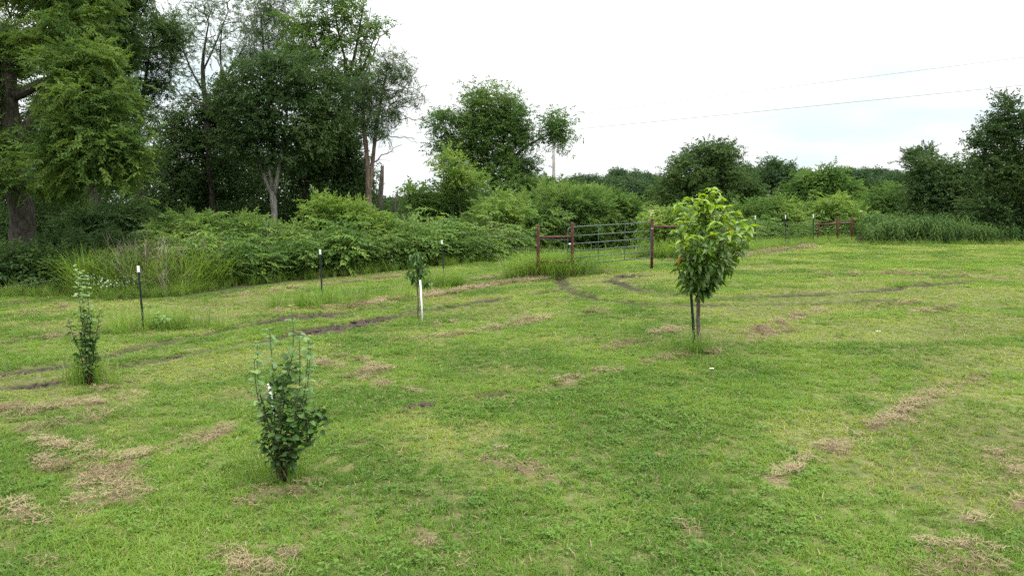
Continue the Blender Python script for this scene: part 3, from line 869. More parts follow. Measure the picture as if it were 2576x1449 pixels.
tree('dark_tree', 'tallest dark tree at the right edge with upswept leafy boughs', 'tree', 2560, 44,
     [[(2560,600,22),(2556,520,20),(2550,430,16),(2545,350,10),(2535,280,5)],[(2556,500,10),(2500,430,8),(2470,360,5),(2450,320,3)],[(2550,430,10),(2600,340,8),(2620,280,4)]],
     [(2520,285,22,40),(2550,300,35,40),(2480,330,35,22),(2465,365,25,15),(2510,370,45,40),(2570,380,60,60),(2620,330,50,80),(2490,430,45,45),(2550,460,70,60),(2490,510,55,50),(2560,550,80,50),(2640,470,60,100),(2470,560,40,35)],
     420, 11, 'maple', 'broad', BARK_DARK, .3, 79, up=.55, scale=1.1)
tree('field_tree', 'large round many-stemmed tree standing in the field behind the young tree', 'tree', 1770, 112,
     [[(1775,535,10),(1772,505,10),(1765,470,8),(1755,420,5)],[(1772,505,7),(1815,460,6),(1850,410,4)],[(1773,510,6),(1720,470,5),(1690,440,3)]],
     [(1720,400,30,28),(1770,395,45,38),(1820,385,35,30),(1750,440,70,45),(1830,430,55,45),(1690,470,40,40),(1870,480,45,45),(1780,490,90,40),(1720,505,50,25),(1850,510,50,20)],
     420, 10, 'maple', 'big', BARK_DARK, .6, 81, scale=1.8, rtip=.02)
tree('field_tree', 'round-topped tree with a bare pale limb beside the large field tree', 'tree', 1960, 130,
     [[(1962,530,8),(1960,490,7),(1955,450,5)]], [(1960,450,48,38),(1925,470,30,40),(1995,465,28,35),(1960,495,55,30)],
     220, 12, 'oak', 'big', BARK_DARK, .7, 82, scale=2.1, rtip=.02,
     bare=[[(1938,524,3,-9),(1945,505,3,-9),(1952,492,2,-9),(1960,470,1,-9)],[(1930,520,3,-9),(1932,495,2,-9),(1938,478,1,-9)]])
tree('field_tree', 'flat domed lighter tree in front of the far woods, right of the field trees', 'tree', 2068, 112,
     [[(2068,530,8),(2068,490,7),(2060,460,4)]], [(2070,450,55,25),(2030,480,45,28),(2110,480,45,28),(2070,500,80,22),(2000,495,25,18),(2140,505,20,14)],
     260, 12, 'elm', 'big', BARK_DARK, .6, 83, scale=1.8, rtip=.02)

# ------------------------------------------------------------------ scattered growth (uncountable: grass, weeds, far woods)
def scatter(name, pts, rot, sc, idx, templates, label, cat, parent=None):
    """one object whose vertices carry copies of the template meshes (geometry nodes)"""
    pts = np.asarray(pts, np.float32)
    me = bpy.data.meshes.new(name)
    me.vertices.add(len(pts)); me.vertices.foreach_set('co', pts.ravel())
    for n, ty, a, key in (('rot', 'FLOAT_VECTOR', rot, 'vector'), ('sc', 'FLOAT_VECTOR', sc, 'vector'), ('idx', 'INT', idx, 'value')):
        at_ = me.attributes.new(n, ty, 'POINT')
        at_.data.foreach_set(key, np.asarray(a, np.int32 if ty == 'INT' else np.float32).ravel())
    o = obj(name, me, parent)
    ng = bpy.data.node_groups.new(name, 'GeometryNodeTree')
    ng.interface.new_socket('Geometry', in_out='INPUT', socket_type='NodeSocketGeometry')
    ng.interface.new_socket('Geometry', in_out='OUTPUT', socket_type='NodeSocketGeometry')
    N = ng.nodes; L = ng.links
    gi = N.new('NodeGroupInput'); go = N.new('NodeGroupOutput')
    jn = N.new('GeometryNodeJoinGeometry')
    for t in reversed(templates):      # a join lists its inputs last link first
        to = bpy.data.objects.new(name + '_piece', t)
        oi = N.new('GeometryNodeObjectInfo'); oi.inputs['Object'].default_value = to
        oi.inputs['As Instance'].default_value = False
        g2 = N.new('GeometryNodeGeometryToInstance')
        L.new(oi.outputs['Geometry'], g2.inputs[0]); L.new(g2.outputs[0], jn.inputs[0])
    ip = N.new('GeometryNodeInstanceOnPoints')
    ip.inputs['Pick Instance'].default_value = True
    def named(n, dt):
        a = N.new('GeometryNodeInputNamedAttribute'); a.data_type = dt; a.inputs['Name'].default_value = n
        return a.outputs['Attribute']
    L.new(gi.outputs[0], ip.inputs['Points']); L.new(jn.outputs[0], ip.inputs['Instance'])
    L.new(named('idx', 'INT'), ip.inputs['Instance Index'])
    L.new(named('rot', 'FLOAT_VECTOR'), ip.inputs['Rotation'])
    L.new(named('sc', 'FLOAT_VECTOR'), ip.inputs['Scale'])
    L.new(ip.outputs[0], go.inputs[0])
    md = o.modifiers.new('scatter', 'NODES'); md.node_group = ng
    tag(o, label, cat, None, 'stuff')
    return o

def blade_tuft(n, hmin, hmax, w, spread, lean, seed, mats, segs=2, drymix=0., curl=.5):
    rg = np.random.default_rng(seed)
    V = []; Q = []; T = []; mq = []; mt = []
    c = 0
    for k in range(n):
        a = rg.uniform(0, 2 * pi); r = spread * math.sqrt(rg.random())
        b = np.array([r * cos(a), r * sin(a), 0])
        h = rg.uniform(hmin, hmax); ww = w * rg.uniform(.7, 1.25)
        th = rg.uniform(0, 2 * pi); d = np.array([cos(th), sin(th), 0]); s = np.array([-sin(th), cos(th), 0])
        le = abs(rg.normal(0, lean)) + .1
        m = 1 if rg.random() < drymix else 0
        for j in range(segs):
            t = j / segs
            p = b + d * (le * h * (t + curl * t * t)) + np.array([0, 0, h * (t - .35 * curl * le * t * t)])
            q = ww * (1 - .55 * t) / 2
            V += [p - s * q, p + s * q]
        tip = b + d * (le * h * (1 + curl)) + np.array([0, 0, h * max(.15, 1 - .6 * curl * le)])
        V.append(tip)
        for j in range(segs - 1):
            i = c + 2 * j
            Q.append([i, i + 1, i + 3, i + 2]); mq.append(m)
        i = c + 2 * (segs - 1)
        T.append([i, i + 1, c + 2 * segs]); mt.append(m)
        c += 2 * segs + 1
    return mesh_arrays('tuft', np.array(V), Q, T, mats, False, mq + mt)

GRASS = leaf_mat('lawn_grass', (.044, .096, .016), (.175, .268, .042), (.255, .33, .06), .40, patch=.45, inst=True, rough=.6, spec=.1)
GRASS_DK = leaf_mat('lush_grass', (.033, .08, .015), (.12, .22, .034), (.185, .283, .048), .40, patch=.45, inst=True, rough=.6, spec=.1)
DRY = leaf_mat('dry_grass', (.14, .105, .06), (.265, .205, .122), (.36, .285, .175), .15, tcol=(.2, .15, .08), patch=.8, inst=True, rough=.8, spec=.1)
TALLG = leaf_mat('tall_grass_blade', (.085, .165, .026), (.145, .245, .042), (.19, .29, .055), .42, patch=.6, inst=True, rough=.5)
SEED = leaf_mat('grass_seed_head', (.16, .125, .07), (.22, .17, .10), None, .2, tcol=(.2, .15, .08), inst=True, rough=.8)
PETAL = leaf_mat('white_petal', (.7, .7, .66), (.8, .8, .76), None, .2, tcol=(.7, .7, .65), inst=True, rough=.6)
CLOVER = leaf_mat('clover_leaf', (.055, .125, .02), (.10, .185, .032), (.13, .22, .038), .3, patch=.5, inst=True)

def clover_tuft(n, seed):
    rg = np.random.default_rng(seed); V = []
    for k in range(n):
        a = rg.uniform(0, 2 * pi); r = .08 * math.sqrt(rg.random())
        c = np.array([r * cos(a), r * sin(a), rg.uniform(.025, .055)])
        for j in range(3):
            V.append(diamond(.022, .02, .1) @ (rotz(j * 2.09 + a) @ roty(rg.normal(0, .3))).T + c)
    V = np.array(V).reshape(-1, 3)
    return foliage_mesh('clover', V, CLOVER)

def lawn():
    rg = np.random.default_rng(21)
    def dens(r): return 480 * np.minimum(1, (9.0 / r)) ** 1.25
    rr = np.geomspace(3.6, 52, 4000)
    w = rr * dens(rr) * np.gradient(rr)
    total = int(2 * radians(45) * w.sum())
    r = rr[rg.choice(len(rr), total, p=w / w.sum())] * (1 + rg.uniform(-.0012, .0012, total))
    a = rg.uniform(-radians(45), radians(45), total)
    x = r * np.sin(a); y = r * np.cos(a)
    wd = wood_mask(x, y - 1.3); mud = mud_mask(x, y); st = straw_mask(x, y); rut = rut_mask(x, y)
    thin = sstep(.36, .60, fbm(x, y, 1.6, 61) * .6 + fbm(x, y, .35, 62) * .4)      # thin, bare spots
    keep = (wd < .5) & (rg.random(total) > np.maximum.reduce([mud * 1.3, st * .36, rut * 1.35]) ) & (rg.random(total) < .55 + .45 * thin)
    x, y, r, rut, st = x[keep], y[keep], r[keep], rut[keep], st[keep]
    n = len(x)
    z = ground_z(x, y)
    lush = fbm(x, y, 2.6, 71) * .65 + fbm(x, y, .7, 72) * .35
    # a lusher, clover-rich swathe in the right foreground
    ca, sa = cos(.22), sin(.22)
    stripe = vnoise((x * ca + y * sa) / 9, (-x * sa + y * ca) / .8, 1.0, 73) * .6 + vnoise((x * ca + y * sa) / 5, (-x * sa + y * ca) / .35, 1.0, 74) * .4
    lush = lush + .55 * (stripe - .5) * sstep(8, 15, r)
    sw = np.exp(-(((x - 1.2 - .08 * (y - 6)) / 2.2) ** 2 + ((y - 7.6) / 2.6) ** 2))
    lush = lush + .22 * sw
    u = rg.random(n)
    idx = np.where(lush > .50 + .12 * (u - .5), 4, 0) + rg.integers(0, 4, n)
    idx = np.where((u > .965 - .10 * sw) & (r < 16), 8 + rg.integers(0, 2, n), idx)
    drift = rg.random(n) < .09 + .3 * st + .12 * sstep(.5, .3, lush)
    idx = np.where(drift, 10 + rg.integers(0, 2, n), idx)
    s = np.minimum(1.3, np.exp(rg.normal(-.06, .24, n))) * (1 + .018 * np.maximum(0, r - 8)) * (1 - .45 * rut) * (.85 + .5 * (lush - .5))
    rot = np.stack([rg.normal(0, .12, n), rg.normal(0, .12, n), rg.uniform(0, 2 * pi, n)], 1)
    sc = np.stack([s * (1 + .012 * np.maximum(0, r - 8)), s * (1 + .012 * np.maximum(0, r - 8)), s], 1)
    T = [blade_tuft(16, .024, .066, .008, .055, .9, 100 + k, [GRASS, DRY], 2, .16) for k in range(4)]
    T += [blade_tuft(17, .028, .074, .0085, .055, .85, 110 + k, [GRASS_DK, DRY], 2, .07) for k in range(4)]
    T += [clover_tuft(9, 120), clover_tuft(11, 121)]
    T += [blade_tuft(14, .012, .03, .004, .07, 2.6, 130 + k, [DRY, DRY], 2, 0) for k in range(2)]
    print('lawn tufts', n)
    scatter('lawn_grass', np.stack([x, y, z - .004], 1), rot, sc, idx, T, 'short mown green lawn grass with clover', 'grass')

lawn()

def straw_piece(n, seed, L=(.03, .10), rad=.10, w=.0042, h=.03):
    rg = np.random.default_rng(seed); V = []; Q = []
    for k in range(n):
        a = rg.uniform(0, 2 * pi); r = rad * math.sqrt(rg.random())
        c = np.array([r * cos(a), r * sin(a), rg.uniform(0, h)])
        th = rg.uniform(0, 2 * pi); l = rg.uniform(*L) / 2
        d = np.array([cos(th), sin(th), rg.normal(0, .16)]) * l
        s = np.array([-sin(th), cos(th), rg.normal(0, .5)]) * w / 2
        b = rg.normal(0, .012, 3); b[2] = abs(b[2])
        i = len(V)
        V += [c - d - s, c - d + s, c + b - s, c + b + s, c + d - s * .5, c + d + s * .5]
        Q += [[i, i + 1, i + 3, i + 2], [i + 2, i + 3, i + 5, i + 4]]
    return mesh_arrays('straw', np.array(V), Q, None, [DRY])

def clippings():
    rg = np.random.default_rng(31)
    X = []; Yy = []
    for pl, w, amp in STRAW:
        L = np.linalg.norm(np.diff(pl, axis=0), axis=1).sum()
        dist = np.linalg.norm(pl.mean(0))
        n = int(max(20, L * w * 4 * 82 * min(1, 12 / dist)))
        x0, y0 = pl.min(0) - 2 * w; x1, y1 = pl.max(0) + 2 * w
        seg = np.linalg.norm(np.diff(pl, axis=0), axis=1); s = np.concatenate([[0], np.cumsum(seg)])
        q = rg.uniform(-.1, s[-1] + .1, n)
        X.append(np.interp(q, s, pl[:, 0]) + rg.normal(0, .95 * w, n)); Yy.append(np.interp(q, s, pl[:, 1]) + rg.normal(0, .95 * w, n))
    # a thin litter everywhere
    n = 16000
    r = np.sqrt(rg.uniform(16, 900, n)); a = rg.uniform(-radians(44), radians(44), n)
    X.append(r * np.sin(a)); Yy.append(r * np.cos(a))
    x = np.concatenate(X); y = np.concatenate(Yy)
    m = straw_mask(x, y)
    base = np.zeros(len(x)); base[-n:] = .5 * sstep(.40, .62, fbm(x[-n:], y[-n:], 1.2, 64))
    halo = np.full(len(x), .16); halo[-n:] = 0
    k = (rg.random(len(x)) < np.maximum.reduce([m * .8, base, halo])) & (wood_mask(x, y) < .5)
    x, y, m = x[k], y[k], m[k]; n = len(x)
    z = ground_z(x, y) + .012 + .04 * m * rg.random(n)
    r = np.hypot(x, y)
    s = rg.uniform(.7, 1.2, n) * (1 + .03 * np.maximum(0, r - 8)) * np.where(m > .15, 1, .7)
    rot = np.stack([rg.normal(0, .12, n), rg.normal(0, .12, n), rg.uniform(0, 2 * pi, n)], 1)
    T = [straw_piece(7, 210)] + [straw_piece(24, 200 + j) for j in range(3)]
    idx = np.where(m > .15, rg.integers(1, 4, n), 0)
    print('straw', n)
    scatter('dry_clippings', np.stack([x, y, z], 1), rot, np.stack([s, s, s], 1), idx, T, 'tan dry grass clippings lying in rows and heaps on the lawn', 'hay')
clippings()

def clods():
    rg = np.random.default_rng(33)
    t = NT('wet_earth')
    g = t.n('ShaderNodeNewGeometry').outputs['Position']
    mat = t.done(t.pbsdf(t.mix(t.ramp(t.noise(25, 4, g), .35, .65), (.018, .013, .010), (.06, .042, .03)), .75, .3, bump=t.noise(60, 3, g), bs=.8, bd=.02))
    V = []; T = []
    import bmesh
    bm = bmesh.new(); bmesh.ops.create_icosphere(bm, subdivisions=1, radius=1.0)
    bv = np.array([v.co[:] for v in bm.verts]); bf = np.array([[v.index for v in f.verts] for f in bm.faces]); bm.free()
    c = 0
    for pl, w in MUD:
        L = np.linalg.norm(np.diff(pl, axis=0), axis=1).sum()
        for k in range(int(L * 60 * (1.9 if w > .3 else .6)) + 4):
            s = rg.random(); seg = int(s * (len(pl) - 1)); f = s * (len(pl) - 1) - seg
            p = pl[seg] * (1 - f) + pl[seg + 1] * f + rg.normal(0, w * .55, 2)
            r = rg.uniform(.010, .042) * (1.6 if rg.random() < .1 else 1) * (1.15 if w > .3 else .7)
            q = bv * (1 + rg.normal(0, .22, (len(bv), 1))) * np.array([1.3, 1.2, .75]) * r
            q = q @ rotz(rg.uniform(0, 6.28)).T
            V.append(q + np.array([p[0], p[1], gz(p) + r * .3])); T.append(bf + c); c += len(bv)
    o = obj('mud_clods', mesh_arrays('mud_clods', np.vstack(V), None, np.vstack(T), [mat]))
    tag(o, 'dark wet clods of earth churned up along the wheel ruts', 'mud', None, 'stuff')
clods()

# tall unmown grass and weeds
def tall_tuft(n, h0, h1, w, seed, mat=None, spread=.14, lean=.55):
    return blade_tuft(n, h0 * 1.5, h1 * 1.5, w, spread, lean * .62, seed, [mat or TALLG, DRY], 4, .04, .85)

def seed_grass(seed):
    rg = np.random.default_rng(seed)
    V = []
    for k in range(5):
        a = rg.uniform(0, 6.28); b = np.array([cos(a), sin(a), 0]) * .1
        top = b * 3 + np.array([0, 0, rg.uniform(.95, 1.35)])
        s = np.array([.004, 0, 0])
        V.append(np.array([b - s, b + s, top + s * .5, top - s * .5]))
        for j in range(16):
            p = top - np.array([0, 0, .28 * rg.random()])
            V.append(diamond(.07, .018) @ (rotz(rg.uniform(0, 6.28)) @ roty(rg.uniform(-1.2, -.1))).T + p)
    return foliage_mesh('seed_grass', np.array(V).reshape(-1, 3), SEED)

def leafy_shoot(seed, h=1.0, n=22, ll=.10, lw=.05, mat='bush', ang=(.2, .9)):
    rg = np.random.default_rng(seed)
    V = []
    bend = rg.normal(0, .15, 2)
    def sp(t): return np.array([bend[0] * t * t, bend[1] * t * t, h * t])
    for j in range(4):
        a, b = sp(j / 4), sp((j + 1) / 4); s = np.array([.004, .003, 0])
        V.append(np.array([a - s, a + s, b + s, b - s]))
    for k in range(n):
        t = .15 + .85 * (k + rg.random()) / n
        R = rotz(k * 2.4 + rg.normal(0, .3)) @ roty(rg.uniform(*ang) - .4)
        L = ll * rg.uniform(.7, 1.2) * (1.15 - .4 * t)
        V.append(diamond(L, lw * L / ll, .3) @ R.T + sp(t) + (np.array([.05, 0, 0]) @ R.T))
    return foliage_mesh('leafy_shoot', np.array(V).reshape(-1, 3), LM[mat] if isinstance(mat, str) else mat)

def weed_plant(seed, h=1.5):
    """upright stem with whorls of narrow drooping leaves"""
    rg = np.random.default_rng(seed); V = []
    bend = rg.normal(0, .14, 2)
    def sp(t): return np.array([bend[0] * t * t, bend[1] * t * t, h * t])
    for j in range(4):
        a, b = sp(j / 4), sp((j + 1) / 4); s = np.array([.005, .004, 0])
        V.append(np.array([a - s, a + s, b + s, b - s]))
    n = 24
    for k in range(n):
        t = .2 + .7 * k / (n - 1)
        L = rg.uniform(.36, .55) * (1.1 - .35 * t)
        az = k * 2.4 + rg.normal(0, .2)
        R = rotz(az)
        w = .055
        p0 = np.array([0, 0, 0]); p1 = np.array([L * .45, 0, L * .22]); p2 = np.array([L * .85, 0, -.02 * L]); p3 = np.array([L * 1.05, 0, -L * .45])
        y = np.array([0, w / 2, 0])
        V.append(np.array([p0 - y * .3, p1 - y, p1 + y, p0 + y * .3]) @ R.T + sp(t))
        V.append(np.array([p1 - y, p2 - y * .8, p2 + y * .8, p1 + y]) @ R.T + sp(t))
        V.append(np.array([p2 - y * .8, p3 - y * .1, p3 + y * .1, p2 + y * .8]) @ R.T + sp(t))
    return foliage_mesh('weed_plant', np.array(V).reshape(-1, 3), LM['weed'])

def flower_weed(seed):
    rg = np.random.default_rng(seed); V = []; mi = []
    for k in range(6):
        a = rg.uniform(0, 6.28); b = np.array([cos(a), sin(a), 0]) * .15 * rg.random()
        top = b * 1.8 + np.array([0, 0, rg.uniform(.5, .85)]); s = np.array([.004, 0, 0])
        V.append(np.array([b - s, b + s, top + s, top - s])); mi.append(0)
        for j in range(5):
            V.append(diamond(.09, .03) @ (rotz(rg.uniform(0, 6.28)) @ roty(.3)).T + b + (top - b) * rg.random()); mi.append(0)
        for j in range(7):
            V.append(diamond(.035, .03, 0) @ rotz(j * .9).T + top + np.array([0, 0, .005 * j])); mi.append(1)
    V = np.array(V).reshape(-1, 3)
    return mesh_arrays('flower_weed', V, np.arange(len(V)).reshape(-1, 4), None, [TALLG, PETAL], False, mi)

def region(pts_uv, n, rg, jitter=0.):
    """random ground points inside a picture polygon laid on the ground given as (u, Y) corners"""
    P = np.array([[(u - 1288) / FP * Y, Y] for u, Y in pts_uv])
    x0, y0 = P.min(0); x1, y1 = P.max(0)
    out_ = []
    while sum(map(len, out_)) < n:
        q = np.stack([rg.uniform(x0, x1, n * 2), rg.uniform(y0, y1, n * 2)], 1)
        ins = np.zeros(len(q), bool)
        j = len(P) - 1
        for i in range(len(P)):
            xi, yi = P[i]; xj, yj = P[j]
            c = ((yi > q[:, 1]) != (yj > q[:, 1])) & (q[:, 0] < (xj - xi) * (q[:, 1] - yi) / (yj - yi + 1e-12) + xi)
            ins ^= c; j = i
        out_.append(q[ins])
    return np.vstack(out_)[:n]

def plant(name, label, cat, xy, T, lo, hi, seed, tilt=.1, idx=None, zoff=0., hmul=None):
    rg = np.random.default_rng(seed); n = len(xy)
    z = ground_z(xy[:, 0], xy[:, 1]) + zoff
    s = rg.uniform(lo, hi, n)
    if hmul is not None: s = s * hmul
    rot = np.stack([rg.normal(0, tilt, n), rg.normal(0, tilt, n), rg.uniform(0, 2 * pi, n)], 1)
    if idx is None: idx = rg.integers(0, len(T), n)
    return scatter(name, np.column_stack([xy, z]), rot, np.stack([s, s, s], 1), idx, T, label, cat)

rg0 = np.random.default_rng(55)
def edge_band(n, u0, u1, d0, d1, rg):
    """points in the strip d0..d1 metres beyond the mown edge between picture columns"""
    Ys = np.interp(np.linspace(u0, u1, 50), [0,120,260,420,560,700,850,1000,1150,1260,1330], [24,24,23,23.3,25.8,27.5,29,31,33,34.2,36])
    u = rg.uniform(u0, u1, n)
    Ye = np.interp(u, [-300,0,120,260,420,560,700,850,1000,1150,1260,1330], [24,24,24,23,23.3,25.8,27.5,29,31,33,34.2,36])
    Y = Ye + d0 + (d1 - d0) * rg.random(n)
    return np.column_stack([(u - 1288) / FP * Y, Y])

TT = [tall_tuft(22, .35, .8, .016, 300 + k) for k in range(4)]
# around post feet, brace feet and young trees the mower has left long grass
def clump(u, v, rad, n, rg):
    p = hit(u, v)[:2]
    return p + rg.normal(0, rad, (n, 2)) * np.array([1.3, .6])
xy = [clump(1360,690,.45,26,rg0), clump(1400,690,.5,34,rg0), clump(1440,678,.45,28,rg0), clump(1340,698,.4,14,rg0), clump(1660,648,.5,34,rg0), clump(1700,640,.5,40,rg0), clump(1740,640,.5,30,rg0),
      ]
xy = np.vstack(xy + [clump(1395,696,.5,60,rg0), clump(1350,699,.35,26,rg0), clump(1430,688,.4,30,rg0), clump(1690,650,.5,30,rg0)])
plant('unmown_grass', 'long arching green grass left standing round the pipe braces and posts', 'grass', xy, TT, .7, 1.1, 61, .12)
xy = np.vstack([clump(1112,722,.35,34,rg0), clump(1138,719,.3,24,rg0)])
plant('post_grass', 'clump of long grass at the foot of the third white-topped post', 'grass', xy, TT, .42, .7, 75, .12)
xy = np.vstack([clump(790,772,.55,40,rg0), clump(380,828,.6,50,rg0), clump(310,838,.3,14,rg0), clump(430,818,.4,20,rg0), clump(1740,888,.13,8,rg0), clump(1765,891,.10,4,rg0), clump(235,965,.18,14,rg0), clump(215,958,.12,8,rg0), clump(960,752,.8,30,rg0), clump(860,762,.6,20,rg0), clump(715,1215,.15,5,rg0)])
T2 = [tall_tuft(16, .12, .32, .010, 310 + k, spread=.1) for k in range(3)]
plant('unmown_tufts', 'short tufts of unmown grass at post and sapling feet', 'grass', xy, T2, .95, 1.5, 62, .12)
# johnson grass patch at the left, with reddish seed heads
xy = np.vstack([edge_band(280, 180, 470, .6, 4.0, rg0), edge_band(110, 430, 640, .2, 1.5, rg0) ])
idx = rg0.integers(0, 4, len(xy))
plant('tall_grass', 'tall green arching grass in the brush left of the posts', 'grass', xy, TT, 1.0, 1.75, 63, .12)
xy = edge_band(70, 250, 480, 1.2, 4.5, rg0)
plant('seed_grass', 'reddish-brown feathery seed heads above the tall grass at left', 'grass', xy, [seed_grass(k) for k in range(3)], .9, 1.4, 64, .12)
xy = np.vstack([edge_band(330, -250, 430, -.5, 1.2, rg0), edge_band(420, 430, 1330, -.6, .7, rg0)])
plant('edge_grass', 'strip of unmown grass along the brush edge', 'grass', xy, TT, .22, .62, 65, .14)
xy = np.vstack([edge_band(20, 170, 340, -.5, .9, rg0), edge_band(12, 380, 600, .2, 1.2, rg0)])
plant('white_wildflowers', 'small white wildflowers at the brush edge near the left', 'flowers', xy, [flower_weed(k) for k in range(3)], .6, 1.0, 66, .1)
# dry grey stalks
def stalks(seed):
    rg = np.random.default_rng(seed); V = []
    for k in range(9):
        b = rg.normal(0, .12, 3); b[2] = 0
        t = b + np.array([rg.normal(.15, .15), rg.normal(0, .15), rg.uniform(.6, 1.1)]); s = np.array([.004, 0, 0])
        V.append(np.array([b - s, b + s, t + s * .5, t - s * .5]))
        for j in range(4):
            p = b + (t - b) * rg.uniform(.5, 1); q = p + rg.normal(0, .12, 3) + np.array([0, 0, .1])
            V.append(np.array([p - s * .7, p + s * .7, q + s * .3, q - s * .3]))
    m = leaf_mat('dry_stalk', (.22, .19, .15), (.32, .28, .22), None, .1, tcol=(.2, .17, .12), inst=True)
    return foliage_mesh('stalks', np.array(V).reshape(-1, 3), m)
xy = np.vstack([edge_band(34, 340, 520, 0., 1.6, rg0), edge_band(20, 560, 1250, .2, 2.5, rg0)])
plant('dry_stalks', 'dry greyish weed stalks in front of the tall grass', 'weeds', xy, [stalks(k) for k in range(2)], .7, 1.2, 67, .15)
# leafy undergrowth filling the brush
def frond_shoot(seed, h, mat, n=9, tpl='pin', sc=.9):
    rg = np.random.default_rng(seed); V = []
    bend = rg.normal(0, .22, 2)
    def sp(t): return np.array([bend[0] * t * t, bend[1] * t * t, h * t])
    for j in range(4):
        a, b = sp(j / 4), sp((j + 1) / 4); s = np.array([.006, .005, 0])
        V.append(np.array([[a - s, a + s, b + s, b - s]]))
    for k in range(n):
        t = .3 + .7 * (k + rg.random()) / n
        R = rotz(k * 2.4 + rg.normal(0, .3)) @ roty(rg.uniform(-.5, .2))
        V.append(TPL[tpl][k % 3] * sc @ R.T + sp(t))
    return foliage_mesh('frond_shoot', np.vstack(V).reshape(-1, 3), LM[mat])
SH = [leafy_shoot(400, 1.0, 24, .11, .055, 'bush'), leafy_shoot(401, 1.1, 22, .14, .08, 'elm'), leafy_shoot(402, .9, 26, .09, .05, 'bright'), leafy_shoot(403, 1.2, 30, .15, .03, 'weed'),
      frond_shoot(404, 1.1, 'bush'), frond_shoot(405, 1.3, 'bush', 11), frond_shoot(406, 1.0, 'bright', 8, 'pin', .8), frond_shoot(407, 1.2, 'elm', 10, 'broad', 1.)]
xy = np.vstack([edge_band(1300, 420, 1340, 1.2, 9.5, rg0), edge_band(560, 560, 1340, -.1, 1.6, rg0)])
hm = .55 + 1.15 * fbm(xy[:, 0], xy[:, 1], 2.2, 81)
plant('undergrowth', 'leafy green undergrowth along the edge of the wood', 'undergrowth', xy, SH, .8, 1.35, 68, .16, None, 0, hm)
xy = edge_band(150, 440, 1340, .8, 8.0, rg0)
plant('tall_shoots', 'tall ragged leafy shoots sticking up out of the brush', 'undergrowth', xy, [frond_shoot(440, 1.5, 'bright', 9), frond_shoot(441, 1.6, 'bush', 10), leafy_shoot(442, 1.5, 26, .15, .06, 'bush'), frond_shoot(443, 1.5, 'bright', 8, 'broad', 1.)], 1.0, 1.7, 76, .14)
xy = edge_band(60, 300, 1330, .6, 5.0, rg0)
plant('dead_stems', 'dry brownish stems scattered through the brush', 'weeds', xy, [stalks(k) for k in range(3, 5)], 1.2, 2.0, 77, .15)
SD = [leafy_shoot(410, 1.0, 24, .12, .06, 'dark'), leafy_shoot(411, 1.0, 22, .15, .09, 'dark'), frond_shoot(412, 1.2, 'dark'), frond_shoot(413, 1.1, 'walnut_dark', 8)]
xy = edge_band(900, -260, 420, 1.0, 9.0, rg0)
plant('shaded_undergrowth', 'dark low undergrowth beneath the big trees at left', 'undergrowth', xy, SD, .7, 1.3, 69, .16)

# leafy clumps: woodland interior, far woods
def leaf_clump(seed, n, ll, lw, mat, flat=.75):
    rg = np.random.default_rng(seed)
    q = unit(rg.normal(size=(n, 3))) * (rg.random(n) ** (1 / 2.6))[:, None] * np.array([1, 1, flat])
    V = []
    for k in range(n):
        R = rotz(rg.uniform(0, 6.28)) @ roty(rg.normal(.1, .6)) @ rotx(rg.normal(0, .5))
        V.append(diamond(ll * rg.uniform(.7, 1.3), lw, .2) @ R.T + q[k])
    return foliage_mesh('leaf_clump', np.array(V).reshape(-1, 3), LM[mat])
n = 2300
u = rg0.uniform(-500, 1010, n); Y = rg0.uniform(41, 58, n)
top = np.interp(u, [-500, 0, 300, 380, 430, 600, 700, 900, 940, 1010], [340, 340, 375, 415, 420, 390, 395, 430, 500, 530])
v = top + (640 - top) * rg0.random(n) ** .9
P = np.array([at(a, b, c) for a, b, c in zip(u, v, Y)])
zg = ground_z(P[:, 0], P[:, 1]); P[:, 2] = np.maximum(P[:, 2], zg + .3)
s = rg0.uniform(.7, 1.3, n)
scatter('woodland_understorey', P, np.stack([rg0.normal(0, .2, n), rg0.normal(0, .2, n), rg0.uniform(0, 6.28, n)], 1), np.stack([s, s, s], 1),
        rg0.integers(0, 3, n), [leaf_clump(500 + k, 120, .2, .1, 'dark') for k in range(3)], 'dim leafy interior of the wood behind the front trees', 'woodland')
# far woods on the skyline
n_t = 230
PP = []; SS = []
for k in range(n_t):
    u = rg0.uniform(900, 2850); Y = rg0.uniform(205, 300)
    tp = np.interp(u, [900,1300,1400,1440,1500,1540,1600,1650,1740,1820,1880,1960,2000,2060,2100,2150,2200,2260,2300,2400,2600,2850], [500,480,452,445,432,424,428,432,436,418,408,410,424,432,426,412,420,430,424,420,410,410])
    tp = tp + rg0.uniform(-2, 14) + (300 - Y) * .10
    Pt = at(u, tp, Y); g0 = gz(Pt); H = Pt[2] - g0
    r = rg0.uniform(5., 8.)
    m = 46
    q = unit(rg0.normal(size=(m, 3))) * (rg0.random(m) ** (1 / 3.))[:, None]
    q[:, 2] = np.where(q[:, 2] < -.2, q[:, 2] * 1.0, q[:, 2])
    c = np.array([Pt[0], Pt[1], g0 + H * .55])
    PP.append(c + q * np.array([r, r, H * .45]) ); SS.append(rg0.uniform(1.5, 2.6, m))
PP = np.vstack(PP); SS = np.concatenate(SS); n = len(PP)
scatter('far_woods', PP, np.stack([rg0.normal(0, .2, n), rg0.normal(0, .2, n), rg0.uniform(0, 6.28, n)], 1), np.stack([SS] * 3, 1),
        rg0.integers(0, 3, n), [leaf_clump(520 + k, 130, .34, .2, 'oak') for k in range(3)], 'far belt of dark green woods along the skyline', 'woodland')
